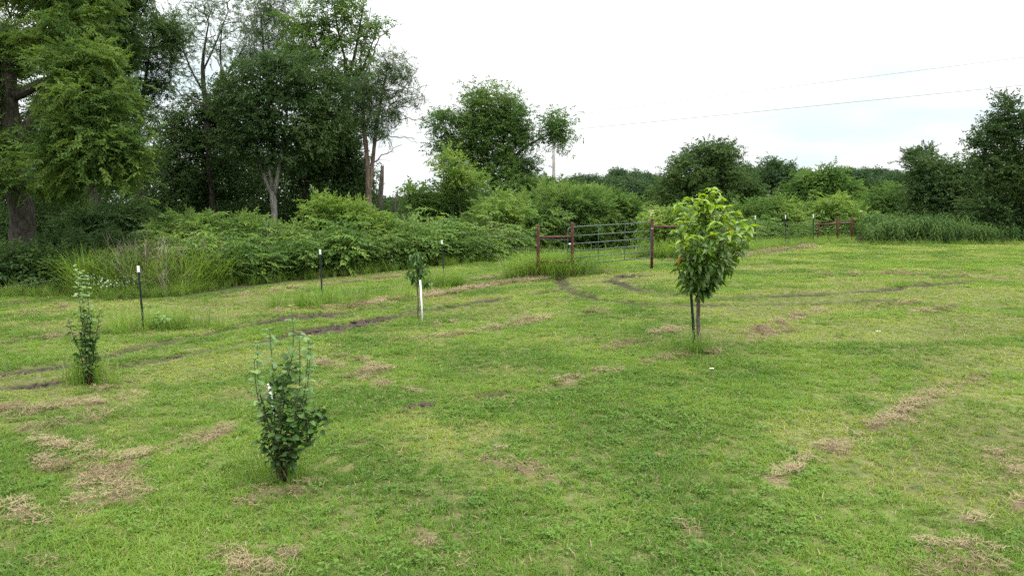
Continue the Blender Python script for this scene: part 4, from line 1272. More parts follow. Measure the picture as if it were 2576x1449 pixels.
# weeds with narrow drooping leaves by the right-hand trees
xy = region([(2178, 41), (2560, 41), (2640, 46), (2172, 48)], 400, rg0)
front = region([(2182, 40.4), (2520, 40.4), (2520, 42), (2182, 42)], 70, rg0)
plant('tall_weeds', 'thick bank of tall dark-green weeds with drooping narrow leaves beyond the lawn', 'weeds', np.vstack([xy, front]), [weed_plant(600 + k) for k in range(4)], .75, 1.1, 71, .16, None, 0, .35 + 1.15 * fbm(np.vstack([xy, front])[:, 0], np.vstack([xy, front])[:, 1], 2.2, 83))
xy = region([(2170, 39.6), (2570, 39.6), (2570, 40.8), (2170, 40.8)], 170, rg0)
plant('weed_fringe', 'ragged low grass at the foot of the tall weeds', 'grass', xy, TT, .18, .45, 78, .14)
# fringe of grass along the back fence
xy = region([(1650, 33), (1760, 33.5), (1880, 36.5), (2060, 40.5), (2150, 41), (2150, 46.5), (1860, 43), (1650, 37)], 620, rg0)
plant('fence_grass', 'tall bright grass along the back fence beyond the lawn', 'grass', xy, TT, .28, .62, 72, .1)
xy = region([(1630, 35), (1880, 41), (2200, 46.5), (2700, 50), (2700, 72), (1620, 62)], 1500, rg0)
plant('field_weeds', 'rank green weeds between the back fence and the field', 'weeds', xy, [leafy_shoot(420, 1.2, 26, .13, .06, 'bush'), leafy_shoot(421, 1.1, 24, .16, .09, 'elm'), frond_shoot(422, 1.2, 'bush'), frond_shoot(423, 1.4, 'elm', 10, 'broad', 1.1)], .7, 1.25, 73, .15)
xy = region([(1000, 44), (1640, 44), (1640, 66), (1000, 60)], 1100, rg0)
plant('rough_weeds', 'rough weeds round the single tree and bushes', 'weeds', xy, [leafy_shoot(430, 1.2, 26, .13, .06, 'bush'), frond_shoot(431, 1.3, 'bush'), frond_shoot(432, 1.2, 'bright', 8), leafy_shoot(433, 1.3, 30, .16, .035, 'weed')], .6, 1.1, 74, .15)

# ------------------------------------------------------------------ metal: gate, pipe braces, posts, wires
def paint_mat(name, c1, c2, rough=.5, scale=8., spec=.4, metal=0.):
    t = NT(name)
    g = t.n('ShaderNodeTexCoord').outputs['Object']
    f = t.noise(scale, 5, g, .65)
    return t.done(t.pbsdf(t.mix(t.ramp(f, .45, .68), c1, c2), rough, spec, metal, bump=f, bs=.15, bd=.01))
RED = paint_mat('oxide_red_pipe', (.06, .021, .017), (.125, .052, .04), .7, 7., .25)
GREEN = paint_mat('gate_green', (.038, .068, .047), (.11, .13, .105), .5, 9., .28)
TPOST = paint_mat('post_green', (.012, .022, .020), (.03, .04, .035), .5, 12.)
WHITE = paint_mat('white_paint', (.78, .78, .76), (.60, .60, .57), .5, 14.)
WIRE = paint_mat('fence_wire', (.20, .20, .19), (.12, .11, .10), .5, 20., .5, .6)
CHAIN = paint_mat('chain', (.6, .6, .58), (.45, .45, .44), .4, 30., .5, .3)
POLE = bark_mat('pole_wood', (.24, .22, .20), (.40, .38, .36), 3.)

def t_post(label, base, top, group=None, tip=.14, name='fence_post', mat=TPOST):
    """steel T post: flange, stem with studs, white painted tip"""
    base = np.asarray(base, float); top = np.asarray(top, float)
    root = thing(name, label, 'post', base, group)
    ax = top - base; L = np.linalg.norm(ax); ax /= L
    e1 = unit(np.cross(ax, np.array([0, 1., 0]))); e2 = np.cross(e1, ax)
    def prism(mb, s0, s1, grow_=0.):
        prof = [(-.024, 0), (.024, 0), (.024, .006), (.0035, .006), (.0035, .034), (-.0035, .034), (-.0035, .006), (-.024, .006)]
        V = []
        for s in (s0, s1):
            for a, b in prof:
                cx, cy = a * (1 + grow_ * .1) + np.sign(a) * grow_ * .001, (b - .006) * (1 + grow_ * .1) + np.sign(b - .004) * grow_ * .001
                V.append(ax * s + e1 * cx - e2 * cy)
        k = len(prof)
        Q = [[i, (i + 1) % k, k + (i + 1) % k, k + i] for i in range(k)]
        T = []
        for off in (0, k):
            T += [[off, off + 1, off + 2], [off, off + 2, off + 7], [off + 3, off + 4, off + 5], [off + 3, off + 5, off + 6], [off + 2, off + 3, off + 6], [off + 2, off + 6, off + 7]]
        mb.add(np.array(V), Q, T)
    b = MB(); prism(b, -.3, L - tip)
    n = int(L / .055)
    for k in range(n):
        s = (k + .5) * L / n
        if s < L - tip - .02:
            p = ax * s + e2 * .012
            V = [p + e1 * x + e2 * yy + ax * zz for x in (-.007, .007) for yy in (-.014, .004) for zz in (-.009, .009)]
            b.add(np.array(V), [[0, 1, 3, 2], [4, 6, 7, 5], [0, 4, 5, 1], [2, 3, 7, 6], [0, 2, 6, 4], [1, 5, 7, 3]])
    b.build('post_shaft', mat, root, False)
    w = MB(); prism(w, L - tip, L, 1.5); w.build('white_tip', WHITE, root, False)
    return root

def pt_up(u, v, base):
    """point above a base's distance seen at (u, v)"""
    return at(u, v, base[1])

b1 = foot(362, 832); t_post('white-topped steel post leaning left beside the pale leafy seedling', b1, pt_up(347, 669, b1), 'posts along the near fence line')
b2 = foot(811, 755); t_post('upright white-topped steel post second along the near fence line', b2, pt_up(805, 628, b2), 'posts along the near fence line')
b3 = foot_at(1117, 25.4); t_post('white-topped steel post behind the small staked tree', b3, pt_up(1111, 604, b3), 'posts along the near fence line')

def pipe_brace(label, posts, rails, w=.055, top_cap=True, extra=None):
    """posts: [(u_base, v_top, Y)], rails: [(i, j, z fraction i, z fraction j)]"""
    B = []
    for u, v, Y in posts:
        f = foot_at(u, Y); t = at(u, v, Y); B.append((f, t))
    root = thing('pipe_brace', label, 'fence', B[0][0])
    o = B[0][0]
    for f, t in B:
        mb = MB(o)
        L = t[2] - f[2]
        P = np.array([f - [0, 0, .35], f + (t - f) * .5, t - [0, 0, w], t - [0, 0, w * .35], t])
        mb.tube(P, [w, w, w, w * .8, w * .25], 14)
        mb.build('post', RED, root)
    for i, j, a, b in rails:
        p = B[i][0] + (B[i][1] - B[i][0]) * a; q = B[j][0] + (B[j][1] - B[j][0]) * b
        mb = MB(o); mb.tube(np.array([p, (p + q) / 2, q]), w * .78, 12)
        mb.build('rail', RED, root)
    return root, B
brace, BA = pipe_brace('rust-red pipe brace of two posts and two rails at the latch end of the gate', [(1354, 566, 25.4), (1440, 559, 25.9)], [(0, 1, .765, .735), (0, 1, .32, .265)], .055)
brace2, BB = pipe_brace('rust-red pipe brace at the hinge end of the gate, half hidden by the young tree', [(1641, 549, 27.9), (1716, 549, 28.6)], [(0, 1, .83, .83)], .055)
far_b, BF = pipe_brace('far dark-red pipe brace of three posts at the back fence corner', [(2059, 555, 44.), (2107, 545, 44.), (2143, 545, 44.3)], [(0, 1, .80, .73), (1, 2, .73, .73), (1, 2, .07, .1)], .07)

def gate():
    # six bar tube gate hung between the braces
    L0 = at(1428, 600, 26.15)[:2]; R0 = at(1637, 600, 27.75)[:2]
    yl, yr = 26.15, 27.75
    def bar(f, s):
        """f 0 top..1 bottom; s 0 latch end .. 1 hinge end"""
        zt = at(1428, 572, yl)[2] * (1 - s) + at(1637, 560, yr)[2] * s
        zb = at(1428, 667, yl)[2] * (1 - s) + at(1637, 648, yr)[2] * s
        p = L0 * (1 - s) + R0 * s
        return np.array([p[0], p[1], zt * (1 - f) + zb * f])
    org = bar(1, .5)
    root = thing('farm_gate', 'green tubular six-bar farm gate hung between the rust-red pipe braces', 'gate', org)
    r = .022
    mb = MB(org)
    # frame with rounded corners, one closed bent tube
    pts = []
    ch, cv = .055, .13
    def corner(f0, s0, f1, s1, fc, sc_):
        for t in np.linspace(0, 1, 6):
            f = (1 - t) ** 2 * f0 + 2 * t * (1 - t) * fc + t * t * f1
            s = (1 - t) ** 2 * s0 + 2 * t * (1 - t) * sc_ + t * t * s1
            pts.append(bar(f, s))
    corner(0, 1 - ch, cv, 1, 0, 1)
    pts.append(bar(.5, 1))
    corner(1 - cv * .3, 1, 1, 1 - ch * .3, 1, 1)
    pts.append(bar(1, .5))
    corner(1, ch * .3, 1 - cv * .3, 0, 1, 0)
    pts.append(bar(.5, 0))
    corner(cv, 0, 0, ch, 0, 0)
    pts.append(bar(0, .5)); pts.append(pts[0])
    mb.tube(np.array(pts), r, 12)
    mb.build('frame', GREEN, root)
    for f in (.24, .45, .645, .825):
        m = MB(org); m.tube(np.array([bar(f, 0), bar(f, .5), bar(f, 1)]), r * .9, 10); m.build('bar', GREEN, root)
    for s in (.355, .675):
        m = MB(org)
        d = np.array([0, -.024, 0])
        m.tube(np.array([bar(0, s) + d, bar(.5, s) + d, bar(1, s) + d]), .011, 6); m.build('upright_strap', GREEN, root)
    for f in (.14, .80):
        m = MB(org); p = bar(f, 1); q = BB[0][0].copy(); q[2] = p[2]
        m.tube(np.array([p, (p + q) / 2, q]), .016, 8); m.build('hinge', GREEN, root)
    # latch sleeve and chain
    m = MB(org); m.tube(np.array([bar(.45, .01), bar(.45, .07)]), .034, 10); m.build('latch', CHAIN, root)
    m = MB(org)
    p = bar(.15, 1.0); q = BB[0][0].copy(); q[2] = p[2]
    for k in range(7):
        t = k / 6; c = p * (1 - t) + q * t + np.array([0, -.05, -.05 * sin(pi * t)])
        a = np.linspace(0, 2 * pi, 9)
        ring = c + np.stack([.018 * np.cos(a), (.0 if k % 2 else 1) * .012 * np.sin(a), (1 if k % 2 else .2) * .012 * np.sin(a)], 1)
        m.tube(ring, .004, 5, False)
    m.build('chain', CHAIN, root)
gate()

# back fence posts and wires
BP = []
for u, v, Y, lab in ((1900, 543, 41.0, 'white-topped back fence post nearest the young tree'), (1976, 541, 42.0, 'white-topped back fence post beside the pale sapling'), (2046, 539, 43.0, 'white-topped back fence post nearest the far pipe brace')):
    b = foot_at(u, Y); t_post(lab, b, at(u, v, Y), 'posts along the back fence', .22); BP.append(b)
b = foot_at(1952, 53.0); t_post('small distant white-topped post seen between two back fence posts', b, at(1952, 561, 53.0), 'posts along the back fence', .2)

def wire(label, pts, r=.004, sag=.03, name='fence_wire', cat='wire'):
    pts = np.asarray(pts, float)
    root_p = []
    for i in range(len(pts) - 1):
        t = np.linspace(0, 1, 9)[:-1]
        q = pts[i] * (1 - t)[:, None] + pts[i + 1] * t[:, None]
        q[:, 2] -= 4 * sag * t * (1 - t)
        root_p.append(q)
    q = np.vstack(root_p + [pts[-1:]])
    mb = MB(q[0]); mb.tube(q, r, 5)
    o = mb.build(name, WIRE, None, True, q[0])
    return tag(o, label, cat)
ends = [BB[1][0]] + BP + [BF[0][0]]
for h, nm in ((1.25, 'top'), (.95, 'second'), (.65, 'third')):
    wire(f'{nm} wire strand of the back fence beyond the young tree', [e + np.array([0, -.02, h]) for e in ends], .0035)
# near fence: wires tied between the near posts' line and the brace, seen left of the gate
lw = [foot_at(1200, 33.), BA[1][0] + np.array([-.1, .35, 0])]
for h, nm in ((1.28, 'upper'), (.9, 'middle'), (.5, 'lower')):
    wire(f'{nm} wire strand running left behind the pipe brace at the gate', [e + np.array([0, 0, h]) for e in lw], .005)
wire('thin wire strand in front of the dark brush at the left edge', [at(-200, 748, 22.6), at(0, 725, 23.5), at(135, 703, 24.2), at(330, 690, 25.)], .005)

# utility pole and overhead lines
pb = foot_at(1393, 72)
ptop = at(1393, 297, 72)
root = thing('utility_pole', 'pale wooden utility pole behind the single tree', 'pole', pb)
mb = MB(pb); mb.tube(np.array([pb - [0, 0, .5], (pb + ptop) / 2, ptop]), [.17, .15, .12], 12); mb.build('shaft', POLE, root)
a0 = ptop + np.array([.16, -.1, 0])
for dz in (-.05, -.95):
    mb = MB(pb); p = ptop + np.array([.13, 0, dz]); mb.tube(np.array([p, p + [.05, 0, 0], p + [.11, 0, 0]]), [.03, .05, .03], 8); mb.build('insulator', WHITE, root)
wire('upper overhead line crossing the white sky to the right edge', [a0, at(1740, 250, 66), at(2576, 145, 52), at(3000, 92, 46)], .014, .0, 'power_line', 'power line')
wire('lower overhead line crossing the white sky to the right edge', [at(1396, 331, 71.8), at(1900, 282, 62), at(2576, 215, 52), at(3000, 171, 46)], .017, .0, 'power_line', 'power line')

# ------------------------------------------------------------------ young planted trees with single leaves
def leaf_mesh(name, L, W, fold, curl, mat, seg=4, round_=False, seed=0):
    """folded, arched leaf along +X with a midrib"""
    V = []; Q = []
    rg = np.random.default_rng(seed)
    for j in range(seg + 1):
        t = j / seg
        if round_: w = W / 2 * max(0.06, math.sin(pi * min(.97, max(.04, t ** .8))) ** .7)
        else: w = W / 2 * max(0.05, math.sin(pi * min(.985, max(.03, t ** .85))) ** .9)
        z = -curl * L * t * t
        x = L * (t - .22 * curl * t * t)
        wv = rg.normal(0, .05) * W
        V += [[x, -w, z + fold * w + wv], [x, 0, z], [x, w, z + fold * w - wv]]
    for j in range(seg):
        i = 3 * j
        Q += [[i, i + 1, i + 4, i + 3], [i + 1, i + 2, i + 5, i + 4]]
    return mesh_arrays(name, np.array(V), Q, None, [mat], True)

YL = leaf_mat('young_tree_leaf', (.055, .12, .018), (.10, .185, .025), None, .36, inst='obj', rough=.38, spec=.45)
YLT = leaf_mat('young_tree_new_leaf', (.16, .28, .026), (.27, .39, .045), None, .42, inst='obj', rough=.36, spec=.45)
ORL = leaf_mat('orange_leaf', (.55, .14, .04), (.6, .2, .06), None, .3, tcol=(.6, .2, .05), inst='obj')
SHL = leaf_mat('shrub_leaf', (.045, .10, .024), (.09, .165, .036), None, .3, inst='obj', rough=.5, spec=.22)
SHT = leaf_mat('shrub_new_leaf', (.16, .27, .09), (.24, .36, .12), None, .42, inst='obj', rough=.42, spec=.4)
SHR = leaf_mat('shrub_bud_leaf', (.30, .22, .06), (.42, .30, .10), None, .4, tcol=(.4, .28, .08), inst='obj')
STEM_RED = paint_mat('reddish_stem', (.045, .025, .02), (.09, .055, .045), .6, 20.)
STEM_GREY = bark_mat('young_bark', (.075, .055, .05), (.16, .125, .115), 14.)
STEM_GREEN = paint_mat('green_stem', (.09, .12, .03), (.13, .16, .05), .6, 20.)

def euler_for(d, up, roll):
    x = Vector(d).normalized()
    y = Vector(up).cross(x)
    if y.length < 1e-4: y = Vector((0, 1, 0))
    y.normalize(); z = x.cross(y)
    M = Matrix((x, y, z)).transposed()
    return (M @ Matrix.Rotation(roll, 3, 'X')).to_euler()

def put_leaves(root, org, items, limit):
    """items: (pos, dir, roll, scale, mesh, parent). The first `limit` are single leaf objects, the rest one part"""
    Vr = []; Qr = []; Mi = []; c = 0; mats = []
    for k, (p, d, roll, s, me, par) in enumerate(items):
        if k < limit:
            o = bpy.data.objects.new('leaf', me); COL.objects.link(o)
            o.parent = par; o.location = Vector(p - org); o.rotation_euler = euler_for(d, (0, 0, 1), roll); o.scale = (s, s, s)
        else:
            n = len(me.vertices); V = np.empty(n * 3, np.float32); me.vertices.foreach_get('co', V); V = V.reshape(-1, 3)
            M = np.array(euler_for(d, (0, 0, 1), roll).to_matrix())
            m = me.materials[0]
            if m not in mats: mats.append(m)
            Vr.append(V @ M.T * s + (p - org)); Qr.append(np.array([list(q.vertices) for q in me.polygons]) + c); c += n
            Mi.append(np.full(len(me.polygons), mats.index(m)))
    if Vr:
        o = obj('inner_leaves', mesh_arrays('inner_leaves', np.vstack(Vr), np.vstack(Qr), None, mats, True, np.concatenate(Mi)), root)
        tag(o, None, None, None, 'stuff')

def curve_pts(P, n):
    P = np.asarray(P, float)
    seg = np.linalg.norm(np.diff(P, axis=0), axis=1); s = np.concatenate([[0], np.cumsum(seg)])
    q = np.linspace(0, s[-1], n)
    C = np.stack([np.interp(q, s, P[:, k]) for k in range(3)], 1)
    for _ in range(2): C[1:-1] = .5 * C[1:-1] + .25 * (C[:-2] + C[2:])
    return C

def young_tree():
    rg = np.random.default_rng(901)
    f = foot(1760, 880); Y = f[1]
    root = thing('young_tree', 'young planted tree with big glossy drooping leaves beside a dark post', 'tree', f)
    def a(u, v, d=0.): return at(u, v, Y + d)
    tp = np.array([f - [0, 0, .1], a(1763,872), a(1757,850), a(1756,800), a(1757,740), a(1756,690), a(1762,640), a(1768,580), a(1776,525), a(1785,485)])
    tr = MB(f); C = curve_pts(tp, 26)
    R = np.interp(np.linspace(0, 1, 26), [0, .06, .5, .75, 1], [.045, .036, .030, .020, .006])
    tr.tube(C, R, 10, True, .1, 5); tr.build('trunk', STEM_GREY, root)
    # main boughs (picture outline at this tree's own distance, spread in depth)
    ends = [(1705,515,.15),(1735,500,-.2),(1790,475,0),(1815,500,.2),(1850,535,-.1),(1885,570,.1),(1880,605,-.25),(1700,580,-.15),(1695,620,.2),(1860,640,.15),(1720,640,-.3),(1830,520,-.45),(1740,540,.45),
            (1800,560,-.55),(1760,560,.55),(1820,620,.5),(1850,590,-.5),(1725,690,.1),(1700,670,-.05),(1775,720,-.15),(1800,690,.1),(1820,650,-.35),(1760,640,-.6),(1740,600,-.55),(1785,620,-.65),(1780,520,-.3),(1840,610,.35),(1710,550,.3),(1775,665,-.45),(1735,660,-.4),(1765,490,-.1),(1805,485,-.15),(1770,505,-.35),(1800,520,-.35),(1830,545,-.3),(1750,520,-.35),(1720,560,-.35),(1860,560,-.35),(1835,585,-.55),(1715,605,-.35),(1880,585,.2),(1795,590,-.7),(1755,595,-.7)]
    items = []
    LMs = [leaf_mesh('leaf', .175, .070, .35, c, YL, 4, False, k) for k, c in enumerate((.25, .4, .6, .8))]
    LTs = [leaf_mesh('leaf', .165, .064, .4, c, YLT, 4, False, 20 + k) for k, c in enumerate((.25, .45, .65))]
    LO = leaf_mesh('leaf', .13, .05, .3, .5, ORL)
    for i, (u, v, d) in enumerate(ends):
        e = a(u, v, d)
        # leaves the trunk lower down, rising steeply
        zb = max(C[9, 2], e[2] - np.linalg.norm(e[:2] - C[14, :2]) * rg.uniform(.9, 1.5) - .05)
        k = int(np.argmin(np.abs(C[:, 2] - zb))); s = C[k]
        mid = s * .45 + e * .55 + np.array([0, 0, -.04])
        B = curve_pts([s, mid, e], 8)
        mb = MB(f); mb.tube(B, np.linspace(.011, .004, 8), 5); br = mb.build('branch', STEM_GREY, root)
        L = np.linalg.norm(e - s)
        n = int(9 + L * 22)
        for j in range(n):
            t = .22 + .78 * (j + rg.random() * .6) / n
            q = t * 7; q0 = min(6, int(q)); p = B[q0] * (1 - (q - q0)) + B[q0 + 1] * (q - q0)
            az = j * 2.4 + rg.normal(0, .5)
            ax = unit(B[-1] - B[0])
            out = np.array([cos(az), sin(az), 0]) + (p - np.array([f[0], f[1], p[2]])) * .9
            out = unit(out); el = rg.normal(-.1, .3) + (.35 if t > .85 else 0) - (.3 if v > 640 else 0)
            dd = out * cos(el) + np.array([0, 0, sin(el)])
            zl, zh = a(1780, 690)[2], a(1780, 490)[2]
            hi = rg.random() < .9 * np.clip((p[2] - zl) / (zh - zl), 0, 1) ** 1.3 + (.2 if t > .85 else 0)
            me = LTs[rg.integers(0, 3)] if hi else LMs[rg.integers(0, 4)]
            items.append((p + dd * .012, dd, rg.normal(0, .45), rg.uniform(.7, 1.2), me, br))
        for j in range(4):      # tuft at the tip
            az = j * 1.57 + rg.random(); dd = unit(np.array([cos(az), sin(az), rg.uniform(-.1, .6)]))
            items.append((e, dd, rg.normal(0, .3), rg.uniform(.75, 1.05), LTs[rg.integers(0, 3)] if v < 640 else LMs[rg.integers(0, 4)], br))
    for u, v, d in ((1709,648,-.3),(1706,657,-.3),(1837,578,-.3),(1726,636,-.3)):
        items.insert(0, (a(u, v - 6, d), np.array([.2, -.3, -1.]), .3, .9, LO, root))
    print('young tree leaves', len(items))
    # nearest leaves first: those are the ones seen singly
    head = items[:4]; body = sorted(items[4:], key=lambda t: t[0][1] + .35 * abs(t[0][0] - f[0]) * -1)
    put_leaves(root, f, head + body, 300)
young_tree()
pb = foot(1748, 879)
t_post('dark steel post leaning beside the young glossy-leaved tree', pb, at(1732, 637, pb[1]), None, .22, 'tree_stake')

def shrub_tree(label, f, stems, leafm, topm, budm, LL, WW, seed, per_m, limit=300, stem_r=.009, bark=STEM_RED, skip=.12, clusters=(), name='shrub_sapling'):
    """many-stemmed young shrub; stems = [[(u, v, dY), ...bottom to top]]"""
    rg = np.random.default_rng(seed)
    root = thing(name, label, 'shrub', f)
    Y = f[1]
    A = [leaf_mesh('leaf', LL, WW, .3, c, leafm, 4, True, k) for k, c in enumerate((.1, .25, .4, .55))]
    Tm = [leaf_mesh('leaf', LL * .95, WW * .85, .35, c, topm, 4, True, 30 + k) for k, c in enumerate((.15, .35))]
    Bm = leaf_mesh('leaf', LL * .7, WW * .45, .4, .2, budm, 3, False, 40)
    items = []
    for st in stems:
        P = np.array([at(u, v, Y + d) for u, v, d in st])
        n = max(8, int(np.linalg.norm(np.diff(P, axis=0), axis=1).sum() / .05))
        C = curve_pts(P, n)
        L = np.linalg.norm(np.diff(C, axis=0), axis=1).sum()
        r0 = stem_r * (1.25 if L > 1 else .75)
        mb = MB(f); mb.tube(C, np.linspace(r0, .0022, n), 6); sm = mb.build('stem', bark, root)
        k = int(L * per_m)
        for j in range(k):
            t = skip + (1 - skip) * (j + rg.random()) / k
            q = t * (n - 1); q0 = min(n - 2, int(q)); p = C[q0] * (1 - (q - q0)) + C[q0 + 1] * (q - q0)
            az = j * 2.4 + rg.normal(0, .5); el = rg.normal(.25, .4)
            dd = np.array([cos(az) * cos(el), sin(az) * cos(el), sin(el)])
            short = rg.uniform(.0, .06) * (1 - t)
            up = st[-1][1] < st[0][1] - 40 and t > .55 and len(st) > 4
            me = Tm[rg.integers(0, 2)] if up else A[rg.integers(0, 4)]
            items.append((p + dd * short, dd, rg.normal(0, .4), rg.uniform(.75, 1.15) * (1.15 if up else 1), me, sm))
        if len(st) > 2:
            for j in range(4):
                az = j * 1.6 + rg.random(); dd = unit(np.array([cos(az), sin(az), 1.1]))
                items.append((C[-1], dd, 0, rg.uniform(.7, 1.1), Bm if j < 3 else Tm[0], sm))
    tw = MB(f)
    for u, v, d, rad, n in clusters:
        c = at(u, v, Y + d)
        for j in range(int(n * 1.25)):
            p = c + rg.normal(0, 1, 3) * rad * Y / FP * np.array([.55, .55, .55])
            dd = unit(np.array([rg.normal(), rg.normal(), rg.normal(.1, .5)]))
            items.append((p, dd, rg.normal(0, .5), rg.uniform(.75, 1.15), A[rg.integers(0, 4)], root))
            if j % 3 == 0: tw.tube(np.array([c, (c + p) / 2, p]), .0018, 4, False)
    if tw.n: tw.build('twigs', bark, root)
    print(label, len(items))
    body = sorted(items, key=lambda t: t[0][1])
    put_leaves(root, f, body, limit)
    return root

f = foot(712, 1212)
shrub_tree('many-stemmed young shrub with small round blue-green leaves, nearest the camera', f,
   [[(700,1212,0),(690,1120,.02),(672,1060,.05),(655,1000,.05),(648,940,.05),(647,865,.05)],
    [(704,1212,.03),(692,1080,.1),(690,1000,.1),(684,900,.1),(678,830,.1)],
    [(712,1212,0),(705,1100,-.02),(715,1000,0),(728,930,0),(737,890,.02),(738,830,.03),(733,774,.04)],
    [(715,1212,.02),(735,1080,.1),(752,1000,.1),(755,940,.08),(753,840,.05)],
    [(715,1212,-.02),(738,1060,-.1),(765,1000,-.1),(772,930,-.08),(777,860,-.05)],
    [(718,1212,0),(745,1080,0),(770,1010,0),(780,900,.02),(782,850,.02)],
    [(706,1212,-.03),(690,1110,-.1),(668,1050,-.14),(650,1010,-.1),(642,960,-.1),(640,905,-.1)],
    [(712,1212,.05),(700,1080,.15),(710,980,.2),(720,915,.2)],
    [(708,1212,0),(688,1160,0),(670,1090,0),(660,1040,0)],
    [(715,1180,-.02),(745,1120,-.08),(790,1060,-.1),(815,1030,-.1)],
    [(712,1150,0),(740,1080,.1),(780,1045,.12)],
    [(708,1190,-.03),(700,1100,-.18),(708,1000,-.2),(715,940,-.2)],
    [(715,1190,-.05),(735,1110,-.2),(745,1040,-.22),(750,980,-.2)],
    [(703,1190,0),(675,1130,-.05),(650,1110,-.05)]],
   SHL, SHT, SHR, .074, .058, 911, 34, 300, .0075,
   clusters=[(700,960,0,34,26),(725,930,0,28,18),(690,1010,-.05,32,22),(740,1010,-.05,30,20),(715,1060,-.1,36,26),(760,1070,-.1,38,34),(790,1050,-.1,26,22),(735,1110,-.1,32,26),(700,1120,0,26,14),(670,1040,0,22,12),(725,1160,-.05,22,14),(775,1100,-.1,24,16),(805,1030,-.1,14,8)])
wst = MB(f)
p0, p1 = at(729, 1208, f[1] + .03), at(675, 965, f[1] + .24)
wst.tube(np.array([p0 - [0, 0, .05], (p0 + p1) / 2, p1]), .013, 8)
tag(wst.build('white_stake', WHITE, None, True, f), 'thin white leaning stake inside the nearest shrub', 'stake')

f = foot(226, 968)
shrub_tree('slim upright young shrub with pale growing tips at the left of the lawn', f,
   [[(222,966,0),(218,900,0),(213,860,.03),(205,800,.03),(198,740,.03),(190,670,.03)],
    [(228,966,0),(226,900,-.02),(227,830,-.02),(222,760,0),(212,690,0),(209,685,0)],
    [(224,966,.03),(214,880,.08),(212,800,.1),(206,740,.1)],
    [(220,962,0),(200,880,-.03),(185,850,-.05),(172,805,-.05)],
    [(230,962,0),(236,880,0),(245,830,.05),(252,780,.05)],
    [(226,962,-.05),(222,880,-.1),(228,820,-.1),(232,780,-.1)],
    [(228,955,0),(240,920,-.03),(250,895,-.03)],[(218,955,0),(205,935,0),(198,915,0)]],
   SHL, SHT, SHR, .078, .062, 912, 32, 300, .0085,
   clusters=[(215,850,0,24,22),(228,880,-.03,24,26),(210,900,0,22,18),(235,860,0,18,14),(222,820,0,22,16),(240,900,0,14,8),(215,935,0,14,7),(195,860,0,10,5),(218,785,0,16,10)])

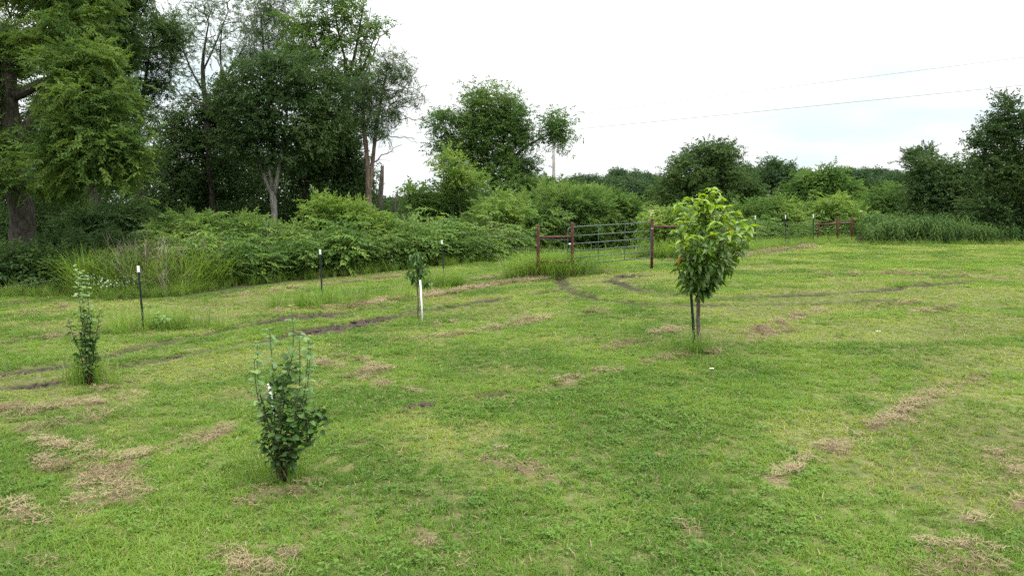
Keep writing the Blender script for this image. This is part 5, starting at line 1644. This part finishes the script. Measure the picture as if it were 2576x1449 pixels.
def small_tree():
    rg = np.random.default_rng(921)
    f = foot(1051, 801); Y = f[1]
    root = thing('young_tree', 'small young tree with drooping narrow leaves tied to a white stake', 'tree', f)
    def a(u, v, d=0.): return at(u, v, Y + d)
    mb = MB(f)
    C = curve_pts([f - [0, 0, .05], a(1052,770), a(1052,745), a(1049,720), a(1050,700), a(1048,670), a(1046,645)], 16)
    mb.tube(C, np.interp(np.linspace(0, 1, 16), [0, .5, 1], [.022, .016, .005]), 7); mb.build('trunk', STEM_GREY, root)
    items = []
    M = [leaf_mesh('leaf', .165, .055, .3, c, SHL, 4, False, 60 + k) for k, c in enumerate((.4, .6, .9))]
    for u, v, d in ((1025,655,0),(1032,640,.1),(1050,635,-.1),(1066,645,0),(1072,665,.1),(1030,680,-.15),(1065,690,-.1),(1045,660,-.25),(1055,670,.25),(1040,700,0),(1075,680,0),(1020,690,.05),(1060,650,.2),(1090,710,0)):
        e = a(u, v, d); k = int(np.argmin(np.abs(C[:, 2] - (e[2] - .12)))); k = max(7, k)
        B = curve_pts([C[k], C[k] * .4 + e * .6 + np.array([0, 0, .03]), e], 6)
        b = MB(f); b.tube(B, np.linspace(.006, .0025, 6), 5); br = b.build('branch', STEM_GREY, root)
        for j in range(17):
            t = .2 + .8 * (j + rg.random()) / 17; q = t * 5; q0 = min(4, int(q)); p = B[q0] * (1 - q + q0) + B[q0 + 1] * (q - q0)
            az = j * 2.4 + rg.normal(0, .4); el = rg.normal(-.35, .35)
            dd = np.array([cos(az) * cos(el), sin(az) * cos(el), sin(el)])
            items.append((p, dd, rg.normal(0, .4), rg.uniform(.75, 1.2), M[rg.integers(0, 3)], br))
    put_leaves(root, f, items, 300)
    q = foot(1063, 806)
    w = MB(q); t = at(1057, 705, q[1])
    w.tube(np.array([q - [0, 0, .1], q * .6 + t * .4, t]), .021, 8)
    tag(w.build('white_stake', WHITE, None, True, q), 'white painted stake beside the small narrow-leaved tree', 'stake')
small_tree()

def seedling():
    rg = np.random.default_rng(931)
    f = foot(402, 826); Y = f[1]
    root = thing('seedling', 'pale green broad-leaved seedling right of the leaning post', 'plant', f)
    M = [leaf_mesh('leaf', .15, .12, .2, c, SHT, 4, True, 80 + k) for k, c in enumerate((.3, .5))]
    items = []
    for u, v in ((402,785),(390,795),(415,793),(425,800),(380,803),(405,805)):
        e = at(u, v, Y + rg.normal(0, .08)); b = MB(f)
        C = curve_pts([f, f * .5 + e * .5 + rg.normal(0, .02, 3), e], 6)
        b.tube(C, np.linspace(.006, .003, 6), 5); sm = b.build('stem', STEM_GREEN, root)
        for j in range(5):
            az = rg.uniform(0, 6.28); dd = np.array([cos(az), sin(az), rg.normal(-.1, .2)])
            items.append((C[3 + j % 3], dd, rg.normal(0, .3), rg.uniform(.6, 1.1), M[j % 2], sm))
    put_leaves(root, f, items, 300)
seedling()

# bits of litter on the lawn
def scrap(label, u, v, s, seed):
    rg = np.random.default_rng(seed); p = foot(u, v) + np.array([0, 0, .04])
    V = []; n = 4
    for i in range(n):
        for j in range(n):
            V.append([(i / 3 - .5) * s * 1.6, (j / 3 - .5) * s, rg.normal(0, s * .12)])
    Q = [[i * n + j, (i + 1) * n + j, (i + 1) * n + j + 1, i * n + j + 1] for i in range(n - 1) for j in range(n - 1)]
    o = obj('litter_scrap', mesh_arrays('litter_scrap', np.array(V), Q, None, [WHITE]), None, p)
    tag(o, label, 'litter')
scrap('small white scrap on the grass below the young glossy-leaved tree', 1790, 930, .045, 1)
scrap('small pale scrap on the lawn to the right of the young glossy-leaved tree', 2210, 836, .05, 2)
